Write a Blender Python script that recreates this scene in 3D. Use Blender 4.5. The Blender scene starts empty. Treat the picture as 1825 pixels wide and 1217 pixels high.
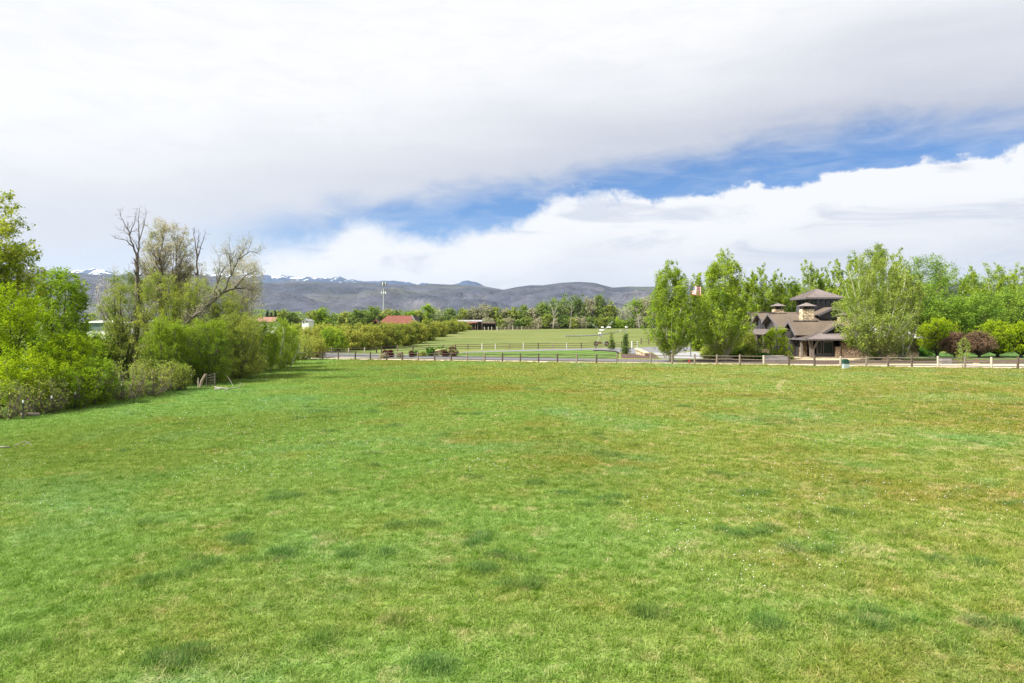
import bpy, math, random
import numpy as np
from mathutils import Vector
sc = bpy.context.scene
C = sc.collection
F, CX, HY, CAMZ = 1217.0, 912.5, 577.0, 5.3      # photo focal length (px), principal column, horizon row, eye height
R = math.radians

# ---------------------------------------------------------------- ground shape and photo <-> place
def gz(x, y):
    x = np.asarray(x, float); y = np.asarray(y, float)
    t = np.clip((y - 150.0) / 220.0, 0, 1)
    return 0.0065 * np.clip(x, -120, 120) + 2.4 * t * t * (3 - 2 * t)
def g1(x, y): return float(gz(x, y))
def at(px, D): return ((px - CX) / F * D, D)
def zz(py, D): return CAMZ + (HY - py) / F * D
def G(px, py):
    D = CAMZ * F / (py - HY)
    for _ in range(30):
        x = (px - CX) / F * D
        D = 0.5 * D + 0.5 * (CAMZ - g1(x, D)) * F / (py - HY)
    x = (px - CX) / F * D
    return (x, D, g1(x, D))

# ---------------------------------------------------------------- mesh collecting
class MB:
    def __init__(s): s.v = []; s.q = []; s.n = 0; s.t = []; s.ng = []
    def _add(s, v):
        v = np.asarray(v, float).reshape(-1, 3); b = s.n; s.v.append(v); s.n += len(v); return b
    def quads(s, v, q):
        b = s._add(v); s.q.append(np.asarray(q, int).reshape(-1, 4) + b)
    def tris(s, v, t):
        b = s._add(v); s.t.append(np.asarray(t, int).reshape(-1, 3) + b)
    def poly(s, v):
        b = s._add(v); s.ng.append([b + i for i in range(len(v))])
    def tube(s, P, Rr, k=6, cap=True):
        P = np.asarray(P, float); n = len(P); Rr = np.broadcast_to(np.asarray(Rr, float), (n,))
        T = np.gradient(P, axis=0); T /= np.linalg.norm(T, axis=1)[:, None] + 1e-9
        ref = np.array([1., 0, 0]) if abs(T[:, 2]).mean() > .7 else np.array([0, 0, 1.])
        U = np.cross(T, ref); U /= np.linalg.norm(U, axis=1)[:, None] + 1e-9
        V = np.cross(T, U)
        a = np.arange(k) * 2 * math.pi / k
        ring = P[:, None] + Rr[:, None, None] * (np.cos(a)[None, :, None] * U[:, None] + np.sin(a)[None, :, None] * V[:, None])
        i = np.arange(n - 1)[:, None] * k; j = np.arange(k)[None]; j2 = (j + 1) % k
        q = np.stack([i + j, i + j2, i + k + j2, i + k + j], -1).reshape(-1, 4)
        b = s._add(ring.reshape(-1, 3)); s.q.append(q + b)
        if cap and Rr[0] > .004:
            s.ng.append([b + x for x in range(k)][::-1]); s.ng.append([b + (n - 1) * k + x for x in range(k)])
    def box(s, x0, x1, y0, y1, z0, z1):
        v = [(x, y, z) for z in (z0, z1) for y in (y0, y1) for x in (x0, x1)]
        s.quads(v, [(0, 2, 3, 1), (4, 5, 7, 6), (0, 1, 5, 4), (2, 6, 7, 3), (0, 4, 6, 2), (1, 3, 7, 5)])
    def beam(s, a, b, w, h):                      # rectangular bar from a to b
        a = np.array(a, float); b = np.array(b, float); d = b - a; d /= np.linalg.norm(d)
        up = np.array([0, 0, 1.]) if abs(d[2]) < .95 else np.array([0, 1., 0])
        u = np.cross(d, up); u /= np.linalg.norm(u); v = np.cross(u, d)
        c = [a - u * w / 2 - v * h / 2, a + u * w / 2 - v * h / 2, a + u * w / 2 + v * h / 2, a - u * w / 2 + v * h / 2]
        c += [p + (b - a) for p in c]
        s.quads(c, [(3, 2, 1, 0), (4, 5, 6, 7), (0, 1, 5, 4), (1, 2, 6, 5), (2, 3, 7, 6), (3, 0, 4, 7)])
    def slab(s, pts, th):                         # roof plane with thickness, pts anticlockwise from above
        p = np.array(pts, float); n = np.cross(p[1] - p[0], p[2] - p[0]); n /= np.linalg.norm(n)
        if n[2] < 0: p = p[::-1]; n = -n
        k = len(p); b = s._add(np.vstack([p, p - n * th]))
        s.ng.append([b + i for i in range(k)]); s.ng.append([b + k + i for i in range(k)][::-1])
        for i in range(k):
            j = (i + 1) % k; s.q.append(np.array([[b + j, b + i, b + k + i, b + k + j]]))
    def prism(s, pts, vec):                       # planar polygon pushed along vec
        p = np.array(pts, float); k = len(p); b = s._add(np.vstack([p, p + np.array(vec, float)]))
        s.ng.append([b + i for i in range(k)][::-1]); s.ng.append([b + k + i for i in range(k)])
        for i in range(k):
            j = (i + 1) % k; s.q.append(np.array([[b + i, b + j, b + k + j, b + k + i]]))
    def blob(s, c, r, rng, nu=10, nv=7, rough=.12, flat_bottom=False):
        a = np.arange(nu) * 2 * math.pi / nu
        rings = []
        for j in range(nv + 1):
            ph = math.pi * j / nv
            rr = 1 + rng.normal(0, rough, nu)
            rings.append(np.stack([np.cos(a) * math.sin(ph) * r[0] * rr, np.sin(a) * math.sin(ph) * r[1] * rr, np.full(nu, math.cos(ph) * r[2]) * (1 if not flat_bottom or ph < 1.6 else .5)], 1))
        v = np.concatenate(rings) + np.array(c)
        i = np.arange(nv)[:, None] * nu; j = np.arange(nu)[None]; j2 = (j + 1) % nu
        s.quads(v, np.stack([i + j, i + nu + j, i + nu + j2, i + j2], -1).reshape(-1, 4))
    def build(s, name, mat, parent=None, origin=(0, 0, 0), smooth=False, mats=None, midx=None):
        me = bpy.data.meshes.new(name)
        v = np.concatenate(s.v) - np.array(origin, float)
        q = np.concatenate(s.q) if s.q else np.zeros((0, 4), int)
        t = np.concatenate(s.t) if s.t else np.zeros((0, 3), int)
        lt = np.concatenate([np.full(len(q), 4), np.full(len(t), 3), np.array([len(x) for x in s.ng], int)]).astype(np.int32)
        loops = np.concatenate([q.ravel(), t.ravel(), np.array([i for x in s.ng for i in x], int)]).astype(np.int32)
        me.vertices.add(len(v)); me.vertices.foreach_set('co', v.astype(np.float32).ravel())
        me.loops.add(len(loops)); me.loops.foreach_set('vertex_index', loops)
        me.polygons.add(len(lt)); st = np.concatenate([[0], np.cumsum(lt)[:-1]]).astype(np.int32)
        me.polygons.foreach_set('loop_start', st); me.polygons.foreach_set('loop_total', lt)
        me.polygons.foreach_set('use_smooth', np.full(len(lt), bool(smooth)))
        for m in (mats or [mat]): me.materials.append(m)
        if midx is not None: me.polygons.foreach_set('material_index', np.asarray(midx, np.int32))
        me.update(calc_edges=True)
        o = bpy.data.objects.new(name, me); C.objects.link(o)
        if parent is not None: o.parent = parent
        return o

def tag(o, label=None, cat=None, group=None, kind=None):
    if label: o['label'] = label
    if cat: o['category'] = cat
    if group: o['group'] = group
    if kind: o['kind'] = kind
    return o
def thing(name, label, cat, loc, group=None):
    o = bpy.data.objects.new(name, None); C.objects.link(o); o.location = loc; o.empty_display_size = .3
    return tag(o, label, cat, group)

# ---------------------------------------------------------------- materials
class NT:
    def __init__(s, nt): s.nt = nt
    def n(s, t, **kw):
        nd = s.nt.nodes.new(t)
        for k, v in kw.items():
            if k == 'ins':
                for a, b in v.items():
                    if isinstance(b, bpy.types.NodeSocket): s.nt.links.new(b, nd.inputs[a])
                    else: nd.inputs[a].default_value = b
            else: setattr(nd, k, v)
        return nd
    def math(s, op, a, b=0.0, c=0.0, clamp=False):
        nd = s.n('ShaderNodeMath', operation=op, use_clamp=clamp)
        for i, v in enumerate((a, b, c)):
            if isinstance(v, bpy.types.NodeSocket): s.nt.links.new(v, nd.inputs[i])
            else: nd.inputs[i].default_value = v
        return nd.outputs[0]
    def mix(s, f, a, b, mode='MIX'):
        nd = s.n('ShaderNodeMix', data_type='RGBA', blend_type=mode)
        for i, v in ((0, f), (6, a), (7, b)):
            if isinstance(v, bpy.types.NodeSocket): s.nt.links.new(v, nd.inputs[i])
            elif i == 0: nd.inputs[0].default_value = v
            else: nd.inputs[i].default_value = (*v[:3], 1)
        return nd.outputs[2]
    def ramp(s, f, stops, interp='LINEAR'):
        nd = s.n('ShaderNodeValToRGB'); e = nd.color_ramp.elements; nd.color_ramp.interpolation = interp
        while len(e) < len(stops): e.new(.5)
        for el, (p, c) in zip(e, stops):
            el.position = p; el.color = (*(c if not isinstance(c, (int, float)) else (c, c, c)), 1)
        s.nt.links.new(f, nd.inputs[0]); return nd.outputs[0]
    def mr(s, v, a, b, c=0., d=1., smooth=False):
        nd = s.n('ShaderNodeMapRange', interpolation_type='SMOOTHSTEP' if smooth else 'LINEAR')
        s.nt.links.new(v, nd.inputs[0])
        for i, x in ((1, a), (2, b), (3, c), (4, d)): nd.inputs[i].default_value = x
        return nd.outputs[0]
    def noise(s, vec, scale, detail=3., rough=.5, dist=0.):
        nd = s.n('ShaderNodeTexNoise'); s.nt.links.new(vec, nd.inputs['Vector'])
        nd.inputs['Scale'].default_value = scale; nd.inputs['Detail'].default_value = detail
        nd.inputs['Roughness'].default_value = rough; nd.inputs['Distortion'].default_value = dist
        return nd.outputs['Fac']
    def mapping(s, vec, scale=(1, 1, 1), rot=(0, 0, 0), loc=(0, 0, 0)):
        nd = s.n('ShaderNodeMapping'); s.nt.links.new(vec, nd.inputs[0])
        nd.inputs['Scale'].default_value = scale; nd.inputs['Rotation'].default_value = rot; nd.inputs['Location'].default_value = loc
        return nd.outputs[0]

def newmat(name):
    m = bpy.data.materials.new(name); m.use_nodes = True; nt = m.node_tree; nt.nodes.clear()
    s = NT(nt); out = s.n('ShaderNodeOutputMaterial'); return m, s, out
def finish(s, out, shader): s.nt.links.new(shader, out.inputs['Surface'])

def rough_mat(name, c1, c2, scale=3., rough=.85, c3=None, obj=False, stretch=(1, 1, 1), metal=0., bump=0., spec=.3):
    m, s, out = newmat(name)
    vec = s.n('ShaderNodeTexCoord').outputs['Object'] if obj else s.n('ShaderNodeNewGeometry').outputs['Position']
    vec = s.mapping(vec, stretch)
    f = s.noise(vec, scale, 5, .6)
    col = s.ramp(f, [(.32, c1), (.68, c2)])
    if c3: col = s.mix(s.mr(s.noise(vec, scale * .23, 3), .5, .72), col, c3)
    rnd = s.n('ShaderNodeObjectInfo').outputs['Random']
    col = s.mix(1.0, col, s.ramp(rnd, [(0, .8), (1, 1.15)]), 'MULTIPLY')
    p = s.n('ShaderNodeBsdfPrincipled', ins={'Base Color': col, 'Roughness': rough, 'Metallic': metal, 'Specular IOR Level': spec})
    if bump:
        b = s.n('ShaderNodeBump', ins={'Height': f, 'Strength': bump, 'Distance': .05}); s.nt.links.new(b.outputs[0], p.inputs['Normal'])
    finish(s, out, p.outputs[0]); return m

def leaf_mat(name, c1, c2, c3, trans=.40, nscale=.45):
    m, s, out = newmat(name)
    geo = s.n('ShaderNodeNewGeometry')
    col = s.ramp(geo.outputs['Random Per Island'], [(0, c1), (1, c2)])
    col = s.mix(s.mr(s.noise(geo.outputs['Position'], nscale, 2), .45, .7), col, c3)
    rnd = s.n('ShaderNodeObjectInfo').outputs['Random']
    col = s.mix(1.0, col, s.ramp(rnd, [(0, (.85, .88, .8)), (1, (1.15, 1.1, 1.1))]), 'MULTIPLY')
    d = s.n('ShaderNodeBsdfDiffuse', ins={'Color': col})
    t = s.n('ShaderNodeBsdfTranslucent', ins={'Color': col})
    mx = s.n('ShaderNodeMixShader', ins={0: trans, 1: d.outputs[0], 2: t.outputs[0]})
    finish(s, out, mx.outputs[0]); return m

def stone_mat(name, cols, scale=3.2, mortar=(.06, .05, .04)):
    m, s, out = newmat(name)
    vec = s.mapping(s.n('ShaderNodeNewGeometry').outputs['Position'], (1, 1, 1.5))
    v = s.n('ShaderNodeTexVoronoi', ins={'Scale': scale, 'Randomness': .9}); s.nt.links.new(vec, v.inputs['Vector'])
    e = s.n('ShaderNodeTexVoronoi', feature='DISTANCE_TO_EDGE', ins={'Scale': scale, 'Randomness': .9}); s.nt.links.new(vec, e.inputs['Vector'])
    sep = s.n('ShaderNodeSeparateColor', ins={0: v.outputs['Color']})
    col = s.ramp(sep.outputs[0], [(i / (len(cols) - 1), c) for i, c in enumerate(cols)])
    col = s.mix(s.mr(s.noise(vec, 9, 3), .35, .7, 0, .35), col, (.25, .2, .14))
    col = s.mix(s.mr(e.outputs['Distance'], .02, .07), mortar, col)
    p = s.n('ShaderNodeBsdfPrincipled', ins={'Base Color': col, 'Roughness': .9, 'Specular IOR Level': .2})
    b = s.n('ShaderNodeBump', ins={'Height': s.mr(e.outputs['Distance'], 0, .12), 'Strength': .8, 'Distance': .06}); s.nt.links.new(b.outputs[0], p.inputs['Normal'])
    finish(s, out, p.outputs[0]); return m

def pasture_color(s, pos):
    """meadow colours by place: fresh, olive, blue-green and straw patches"""
    sep = s.n('ShaderNodeSeparateXYZ'); s.nt.links.new(pos, sep.inputs[0]); X, Y = sep.outputs[0], sep.outputs[1]
    n1 = s.noise(pos, .075, 4, .55, .4); n2 = s.noise(pos, .22, 4, .6, .3); n3 = s.noise(pos, .8, 4, .65); n4 = s.noise(s.mapping(pos, loc=(40, 13, 0)), .13, 4, .6, .6)
    lush = s.mr(s.math('ADD', X, s.math('MULTIPLY', Y, .17)), -24, 24, .24, -.13)
    f = s.math('ADD', n1, lush)
    col = s.mix(s.mr(f, .38, .62), OLIVE, FRESH)
    col = s.mix(s.mr(n4, .53, .68, 0, .65), col, BLUEG)
    col = s.mix(s.mr(s.math('SUBTRACT', n2, s.math('MULTIPLY', lush, .35)), .52, .70, 0, .62), col, OCHRE)
    col = s.mix(s.mr(s.math('SUBTRACT', n3, s.math('MULTIPLY', lush, .4)), .54, .72, 0, .6), col, STRAW)
    col = s.mix(s.mr(s.noise(s.mapping(pos, loc=(7, 91, 0)), .45, 3, .6), .60, .74, 0, .6), col, DEEP)
    nf = s.noise(pos, 3.2, 4, .7); col = s.mix(1.0, col, s.ramp(nf, [(.34, (.56, .70, .38)), (.5, (1, 1, 1)), (.66, (1.28, 1.18, 1.45))]), 'MULTIPLY')
    big = s.noise(s.mapping(pos, (.7, 1, 1), loc=(17, 60, 0)), .05, 4, .6, .8); col = s.mix(1.0, col, s.ramp(big, [(.36, (1.02, 1.08, 1.2)), (.5, (1, 1, 1)), (.64, (.93, .82, .72))]), 'MULTIPLY')
    far = s.mr(Y, 118, 150)
    col = s.mix(s.math('MULTIPLY', far, .75), col, PADDOCK)
    pt = s.mapping(pos, (.35, 1, 1)); pn = s.math('ADD', s.math('MULTIPLY', s.noise(pt, .09, 5, .65), .6), s.math('MULTIPLY', s.noise(pt, .7, 4, .7), .4))
    col = s.mix(far, col, s.mix(1.0, col, s.ramp(pn, [(.38, (.66, .80, .62)), (.5, (1, 1, 1)), (.62, (1.25, 1.12, 1.2))]), 'MULTIPLY'))
    return col, X, Y
FRESH = (.208, .324, .072); OLIVE = (.264, .320, .072); BLUEG = (.190, .335, .115); STRAW = (.48, .42, .20)
OCHRE = (.285, .252, .055); DEEP = (.105, .215, .036); PADDOCK = (.160, .190, .058)

def blade_mat():
    m, s, out = newmat('grass_blades')
    pos = s.n('ShaderNodeNewGeometry').outputs['Position']
    col, X, Y = pasture_color(s, pos)
    rnd = s.n('ShaderNodeNewGeometry').outputs['Random Per Island']
    col = s.mix(1.0, col, s.ramp(rnd, [(0, (.62, .70, .5)), (.8, (1.15, 1.12, 1.05)), (.93, (1.25, 1.15, 1.15)), (.96, (2.0, 1.5, 2.4)), (1, (2.2, 1.6, 2.8))]), 'MULTIPLY')
    a = s.n('ShaderNodeAttribute', attribute_type='INSTANCER', attribute_name='tint')
    col = s.mix(s.math('MULTIPLY', a.outputs['Fac'], .85), col, (.085, .205, .06))
    d = s.n('ShaderNodeBsdfDiffuse', ins={'Color': col}); t = s.n('ShaderNodeBsdfTranslucent', ins={'Color': col})
    mx = s.n('ShaderNodeMixShader', ins={0: .42, 1: d.outputs[0], 2: t.outputs[0]})
    finish(s, out, mx.outputs[0]); return m
def ground_mat():
    m, s, out = newmat('meadow_ground')
    pos = s.n('ShaderNodeNewGeometry').outputs['Position']
    col, X, Y = pasture_color(s, pos)
    fine = s.noise(pos, 3.5, 6, .7)
    col = s.mix(1.0, col, s.ramp(fine, [(.3, .50), (.7, .84)]), 'MULTIPLY')
    soil = s.math('MULTIPLY', s.mr(s.noise(s.mapping(pos, loc=(3, 5, 0)), .55, 4, .6), .70, .78), s.mr(Y, 110, 60))
    col = s.mix(soil, col, (.24, .165, .10))
    # a scuffed dry strip along the fence line
    p = s.n('ShaderNodeBsdfPrincipled', ins={'Base Color': col, 'Roughness': .95, 'Specular IOR Level': .1})
    b = s.n('ShaderNodeBump', ins={'Height': fine, 'Strength': .5, 'Distance': .12}); s.nt.links.new(b.outputs[0], p.inputs['Normal'])
    finish(s, out, p.outputs[0]); return m
# ================================================================ camera, light, sky
cam_d = bpy.data.cameras.new('camera'); cam = bpy.data.objects.new('camera', cam_d); C.objects.link(cam)
cam.location = (0, 0, CAMZ); cam.rotation_euler = (R(90), 0, 0)
cam_d.sensor_width = 36; cam_d.lens = 36 * F / 1825; cam_d.shift_y = -(608.5 - HY) / 1825
cam_d.clip_start = .1; cam_d.clip_end = 90000
sc.camera = cam
sc.cycles.use_denoising = True; sc.cycles.denoising_prefilter = 'NONE'
sc.view_settings.view_transform = 'Standard'; sc.view_settings.look = 'None'; sc.view_settings.gamma = 1
EXPO = 1.5
sc.view_settings.exposure = EXPO
SUN_AZ, SUN_EL = R(-114), R(50)                   # azimuth from +Y towards +X
sd = Vector((math.sin(SUN_AZ) * math.cos(SUN_EL), math.cos(SUN_AZ) * math.cos(SUN_EL), math.sin(SUN_EL)))
ld = bpy.data.lights.new('sun', 'SUN'); ld.energy = 3.7; ld.angle = R(6); ld.color = (1, .96, .89)
sun = bpy.data.objects.new('sun', ld); C.objects.link(sun); sun.rotation_euler = sd.to_track_quat('Z', 'Y').to_euler(); sun.location = (-60, -40, 90)

w = bpy.data.worlds.new('World'); sc.world = w; w.use_nodes = True; w.node_tree.nodes.clear()
s = NT(w.node_tree)
SKY = .08; BLUE_K = .51
wo = s.n('ShaderNodeOutputWorld'); bg = s.n('ShaderNodeBackground', ins={'Strength': SKY}); s.nt.links.new(bg.outputs[0], wo.inputs[0])
st = s.n('ShaderNodeTexSky', sky_type='NISHITA', sun_disc=False, sun_elevation=SUN_EL, sun_rotation=SUN_AZ, altitude=1700, air_density=1, dust_density=.3, ozone_density=2.5)
d = s.n('ShaderNodeTexCoord').outputs['Generated']
nv = s.n('ShaderNodeVectorMath', operation='NORMALIZE'); s.nt.links.new(d, nv.inputs[0]); d = nv.outputs[0]
sx = s.n('ShaderNodeSeparateXYZ'); s.nt.links.new(d, sx.inputs[0])
az = s.math('ARCTAN2', sx.outputs[0], sx.outputs[1]); el = s.math('ARCSINE', sx.outputs[2])
def edge(pts):
    nd = s.n('ShaderNodeFloatCurve'); cv = nd.mapping.curves[0]
    P = []
    for px, py in pts:
        u = (px - CX) / F; a = math.atan(u); P.append(((a + .8) / 1.6, math.atan((HY - py) / F * math.cos(a)) / .6))
    while len(cv.points) < len(P): cv.points.new(.5, .5)
    for c, p in zip(cv.points, P): c.location = p; c.handle_type = 'AUTO'
    nd.mapping.extend = 'HORIZONTAL'; nd.mapping.update()
    s.nt.links.new(s.math('MULTIPLY_ADD', az, 1 / 1.6, .5), nd.inputs['Value'])
    return s.math('MULTIPLY', nd.outputs[0], .6)
eU = edge([(-300, 500), (0, 462), (250, 440), (400, 416), (560, 392), (700, 373), (800, 358), (900, 345), (1000, 330), (1100, 316), (1180, 304), (1260, 286), (1340, 268), (1420, 254), (1500, 246), (1600, 238), (1720, 236), (1825, 232), (2100, 215)])
eL = edge([(-300, 520), (0, 505), (300, 470), (440, 436), (520, 425), (580, 410), (620, 392), (660, 388), (700, 404), (760, 416), (860, 404), (930, 388), (975, 362), (1010, 343), (1060, 336), (1110, 341), (1160, 352), (1210, 350), (1260, 343), (1340, 331), (1410, 323), (1450, 306), (1540, 299), (1640, 282), (1740, 272), (1825, 262), (2100, 240)])
cb = s.n('ShaderNodeCombineXYZ'); s.nt.links.new(az, cb.inputs[0]); s.nt.links.new(el, cb.inputs[1])
band = s.mapping(cb.outputs[0], (1, 4.2, 1), (0, 0, R(-11)))          # streaks that climb to the right, as the sheet does
wisp = s.mapping(cb.outputs[0], (1, 2.2, 1), (0, 0, R(-14)))
nU = s.noise(wisp, 9, 7, .6, .5); nBig = s.noise(band, 2.6, 5, .5, .4); nFine = s.noise(band, 11, 6, .62, .6)
puff = s.noise(cb.outputs[0], 30, 8, .66, .3); puff2 = s.noise(wisp, 11, 5, .55, .2); nL = s.noise(band, 5, 6, .58, .7)
dU = s.math('ADD', s.math('SUBTRACT', el, eU), s.math('MULTIPLY', s.math('SUBTRACT', nU, .5), .075))
mU = s.mr(dU, -.018, .038, 0, 1, True)
dBand = s.math('ADD', s.math('SUBTRACT', el, eU), s.math('MULTIPLY', s.math('SUBTRACT', nBig, .5), .13))
rightness = s.mr(az, -.45, .5)
grey = s.mix(rightness, (.76, .785, .84), (.55, .585, .685))
cU = s.mix(s.mr(dBand, .02, .19, 0, 1, True), grey, (1.0, 1.0, 1.006))
cU = s.mix(s.math('MULTIPLY', s.mr(nFine, .44, .70), .24), cU, (.74, .765, .825))
cU = s.mix(s.math('MULTIPLY', s.mr(nBig, .50, .68), s.mr(dBand, .10, .3, 0, .26)), cU, (.78, .80, .85))
fade = s.mr(s.math('SUBTRACT', el, eU), -.02, .02)
dL = s.math('ADD', s.math('SUBTRACT', eL, el), s.math('ADD', s.math('MULTIPLY', s.math('SUBTRACT', puff, .5), .045), s.math('MULTIPLY', s.math('SUBTRACT', puff2, .5), .05)))
wL = s.mr(az, -.30, .22, .055, .011); mT = s.math('DIVIDE', s.math('ADD', dL, s.math('MULTIPLY', wL, .28)), wL, clamp=True); mL = s.math('MULTIPLY', s.math('MULTIPLY', mT, mT), s.math('SUBTRACT', 3.0, s.math('MULTIPLY', mT, 2.0)))
leftsoft = s.mr(az, -.42, -.15)                                         # the far cloud thins out to the left
dDeep = s.math('ADD', s.math('SUBTRACT', eL, el), s.math('MULTIPLY', s.math('SUBTRACT', nL, .5), .11))
cL = s.mix(s.mr(dDeep, .04, .14, 0, 1, True), (.985, .988, .997), (.745, .775, .835))
gapn = s.math('MULTIPLY', s.mr(nL, .52, .66, 0, 1, True), s.mr(dDeep, .006, .03))
cL = s.mix(s.math('MULTIPLY', gapn, .6), cL, (.58, .64, .765))
low = s.mr(el, .004, .085)                                              # pale milky air just above the hills
cL = s.mix(s.math('MULTIPLY', s.math('SUBTRACT', 1., low), .55), cL, (.80, .86, .93))
blue = s.mix(1.0, st.outputs[0], tuple(c * BLUE_K for c in (.52, .84, 1.14)), 'MULTIPLY')
K = 1 / SKY / 2 ** EXPO
def lit(c):
    nd = s.n('ShaderNodeVectorMath', operation='SCALE', ins={'Scale': K}); s.nt.links.new(c, nd.inputs[0]); return nd.outputs[0]
veil = s.math('MAXIMUM', s.math('MULTIPLY', s.mr(nFine, .42, .75), .34), s.mr(az, -.48, -.22, .86, 0.0, True))
col = s.mix(veil, blue, lit(s.mix(0.0, (.80, .84, .90), (1, 1, 1))))
col = s.mix(mL, col, lit(cL))
col = s.mix(mU, col, lit(cU))
s.nt.links.new(col, bg.inputs['Color'])

# ================================================================ ground sheet
GRASS_G = ground_mat()
xs = np.concatenate([-np.geomspace(6000, 130, 22), np.linspace(-120, 120, 49), np.geomspace(130, 6000, 22)])
ys = np.concatenate([np.linspace(-300, -40, 8), np.linspace(-30, 140, 35), np.linspace(145, 400, 52), np.geomspace(420, 9000, 24)])
X, Y = np.meshgrid(xs, ys); Zg = gz(X, Y)
m = MB(); nx = len(xs)
i = (np.arange(len(ys) - 1)[:, None] * nx + np.arange(nx - 1)[None]).ravel()
m.quads(np.stack([X.ravel(), Y.ravel(), Zg.ravel()], 1), np.stack([i, i + 1, i + 1 + nx, i + nx], 1))
tag(m.build('ground', GRASS_G), 'broad green and olive meadow ground running to the far trees', 'meadow', kind='structure')

def sheet(name, pts, mat, lift, label, cat, world=False):
    P = [(x, y, g1(x, y)) for x, y in pts] if world else [G(*p) for p in pts]
    mm = MB(); mm.poly([(x, y, z + lift) for x, y, z in P])
    o = mm.build(name, mat); me = o.data
    nrm = me.polygons[0].normal
    if nrm.z < 0: me.flip_normals()
    return tag(o, label, cat, kind='structure')
ASPH = rough_mat('asphalt', (.115, .113, .125), (.165, .16, .172), 2.5, .85)
GRAV = rough_mat('tan_gravel', (.38, .31, .235), (.48, .40, .31), 1.6, .95, (.33, .28, .205))
CONC = rough_mat('pale_concrete', (.21, .21, .215), (.27, .27, .275), 1.2, .8)
LAWN0 = rough_mat('mown_lawn', (.085, .22, .018), (.15, .29, .032), .55, .95, (.12, .27, .026))
mt, s, LO_ = newmat('striped_lawn'); pos = s.n('ShaderNodeNewGeometry').outputs['Position']
wv = s.n('ShaderNodeTexWave', wave_type='BANDS', bands_direction='X', ins={'Scale': .075, 'Distortion': .5, 'Detail': 2, 'Detail Scale': .6}); s.nt.links.new(s.mapping(pos, rot=(0, 0, R(38))), wv.inputs['Vector'])
c = s.mix(s.mr(wv.outputs['Fac'], .3, .7), (.062, .122, .020), (.112, .180, .038)); c = s.mix(1.0, c, s.ramp(s.noise(pos, .8, 5, .7), [(.3, .78), (.7, 1.12)]), 'MULTIPLY')
finish(s, LO_, s.n('ShaderNodeBsdfPrincipled', ins={'Base Color': c, 'Roughness': .95, 'Specular IOR Level': .1}).outputs[0]); LAWN = mt
LAWN2 = rough_mat('house_lawn', (.042, .095, .014), (.062, .125, .018), .8, .95)
MULCH = rough_mat('bark_mulch', (.065, .043, .035), (.115, .075, .06), 3., .95)
TERR = rough_mat('sandstone_paving', (.36, .27, .17), (.52, .42, .29), 1.4, .9, (.20, .17, .12))
FA, FB = np.array([-29., 105.]), np.array([48., 77.])                  # near fence line
fe = (FB - FA) / np.linalg.norm(FB - FA); fn = np.array([-fe[1], fe[0]])
def fpx(px):                                                            # where a photo column meets the fence line
    u = (px - CX) / F; A = FA; t = (u * A[1] - A[0]) / (fe[0] - u * fe[1]); return A + fe * t
near = [tuple(fpx(px) - fn * .35) for px in (520, 700, 900, 1160, 1400, 1672, 1960)]
back = [G(px, py)[:2] for px, py in ((1960, 648.8), (1825, 648.6), (1600, 648.4), (1400, 649.0), (1290, 647.8), (1160, 646), (1000, 644.4), (900, 641.8), (640, 637.5), (510, 634.5))]
sheet('gravel_verge', near + back, GRAV, .006, 'pale tan gravel verge running just behind the field fence', 'gravel verge', True)
sheet('road', [(510, 626.6), (640, 630.4), (760, 633), (900, 635.8), (1000, 638.6), (1100, 640), (1160, 640.6), (1212, 641.2), (1196, 645.5), (1160, 645.3), (1000, 643.8), (900, 641.2), (640, 637.0), (510, 634.0)], ASPH, .012, 'grey asphalt lane running behind the gravel verge', 'road')
sheet('lawn', [(806, 631), (830, 628.6), (900, 626.7), (1000, 624.3), (1060, 623.9), (1102, 628.2), (1104, 637.5), (1000, 637.6), (900, 635.0), (806, 633.4)], LAWN, .020, 'bright mown lawn strip between the lane and the back drive', 'lawn')
sheet('driveway', [(812, 627.6), (960, 622.4), (1060, 620.6), (1140, 619.5), (1175, 617.6), (1232, 618), (1242, 624), (1200, 628.5), (1163, 627.6), (1130, 630.5), (1103, 627.6), (1060, 623.3), (960, 625.2), (832, 628.2)], ASPH, .016, 'grey back drive curving up beside the small spruces', 'driveway')
sheet('concrete_apron', [(1163, 628), (1206, 628.6), (1240, 627.0), (1276, 638), (1230, 640.3), (1180, 639.8)], CONC, .024, 'pale concrete apron at the house drive under the tall trees', 'driveway')
sheet('mulch_bed', [(1222, 641.8), (1290, 640.6), (1400, 643.0), (1600, 642.5), (1825, 641.6), (1960, 641.5), (1960, 648.2), (1825, 648.0), (1600, 647.8), (1400, 648.2), (1296, 647.2), (1206, 646.0)], MULCH, .030, 'dark brown bark mulch bed along the house fence', 'mulch bed')
sheet('house_lawn', [(1586, 640.0), (1612, 633.5), (1640, 629), (1825, 625.5), (1990, 625), (1990, 640.6), (1825, 640.6), (1700, 641)], LAWN2, .010, 'deep green lawn beneath the round trees beside the house', 'lawn')
sheet('stone_terrace', [(1380, 642), (1405, 637.2), (1500, 637.4), (1584, 637.5), (1590, 641.4), (1500, 642.0), (1440, 642.4)], TERR, .036, 'tan sandstone terrace at the foot of the porch', 'terrace')
sheet('garden_soil', [(1246, 637), (1300, 632), (1402, 631), (1402, 637), (1376, 642.2), (1296, 640.7)], MULCH, .042, 'dark garden soil under the shrubs left of the house', 'garden bed')
sheet('entry_bed', [(1106, 629.5), (1128, 631.5), (1162, 629), (1176, 639.2), (1107, 638.2)], MULCH, .028, 'dark planted bed round the larger spruce and stone wall', 'garden bed')
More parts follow.
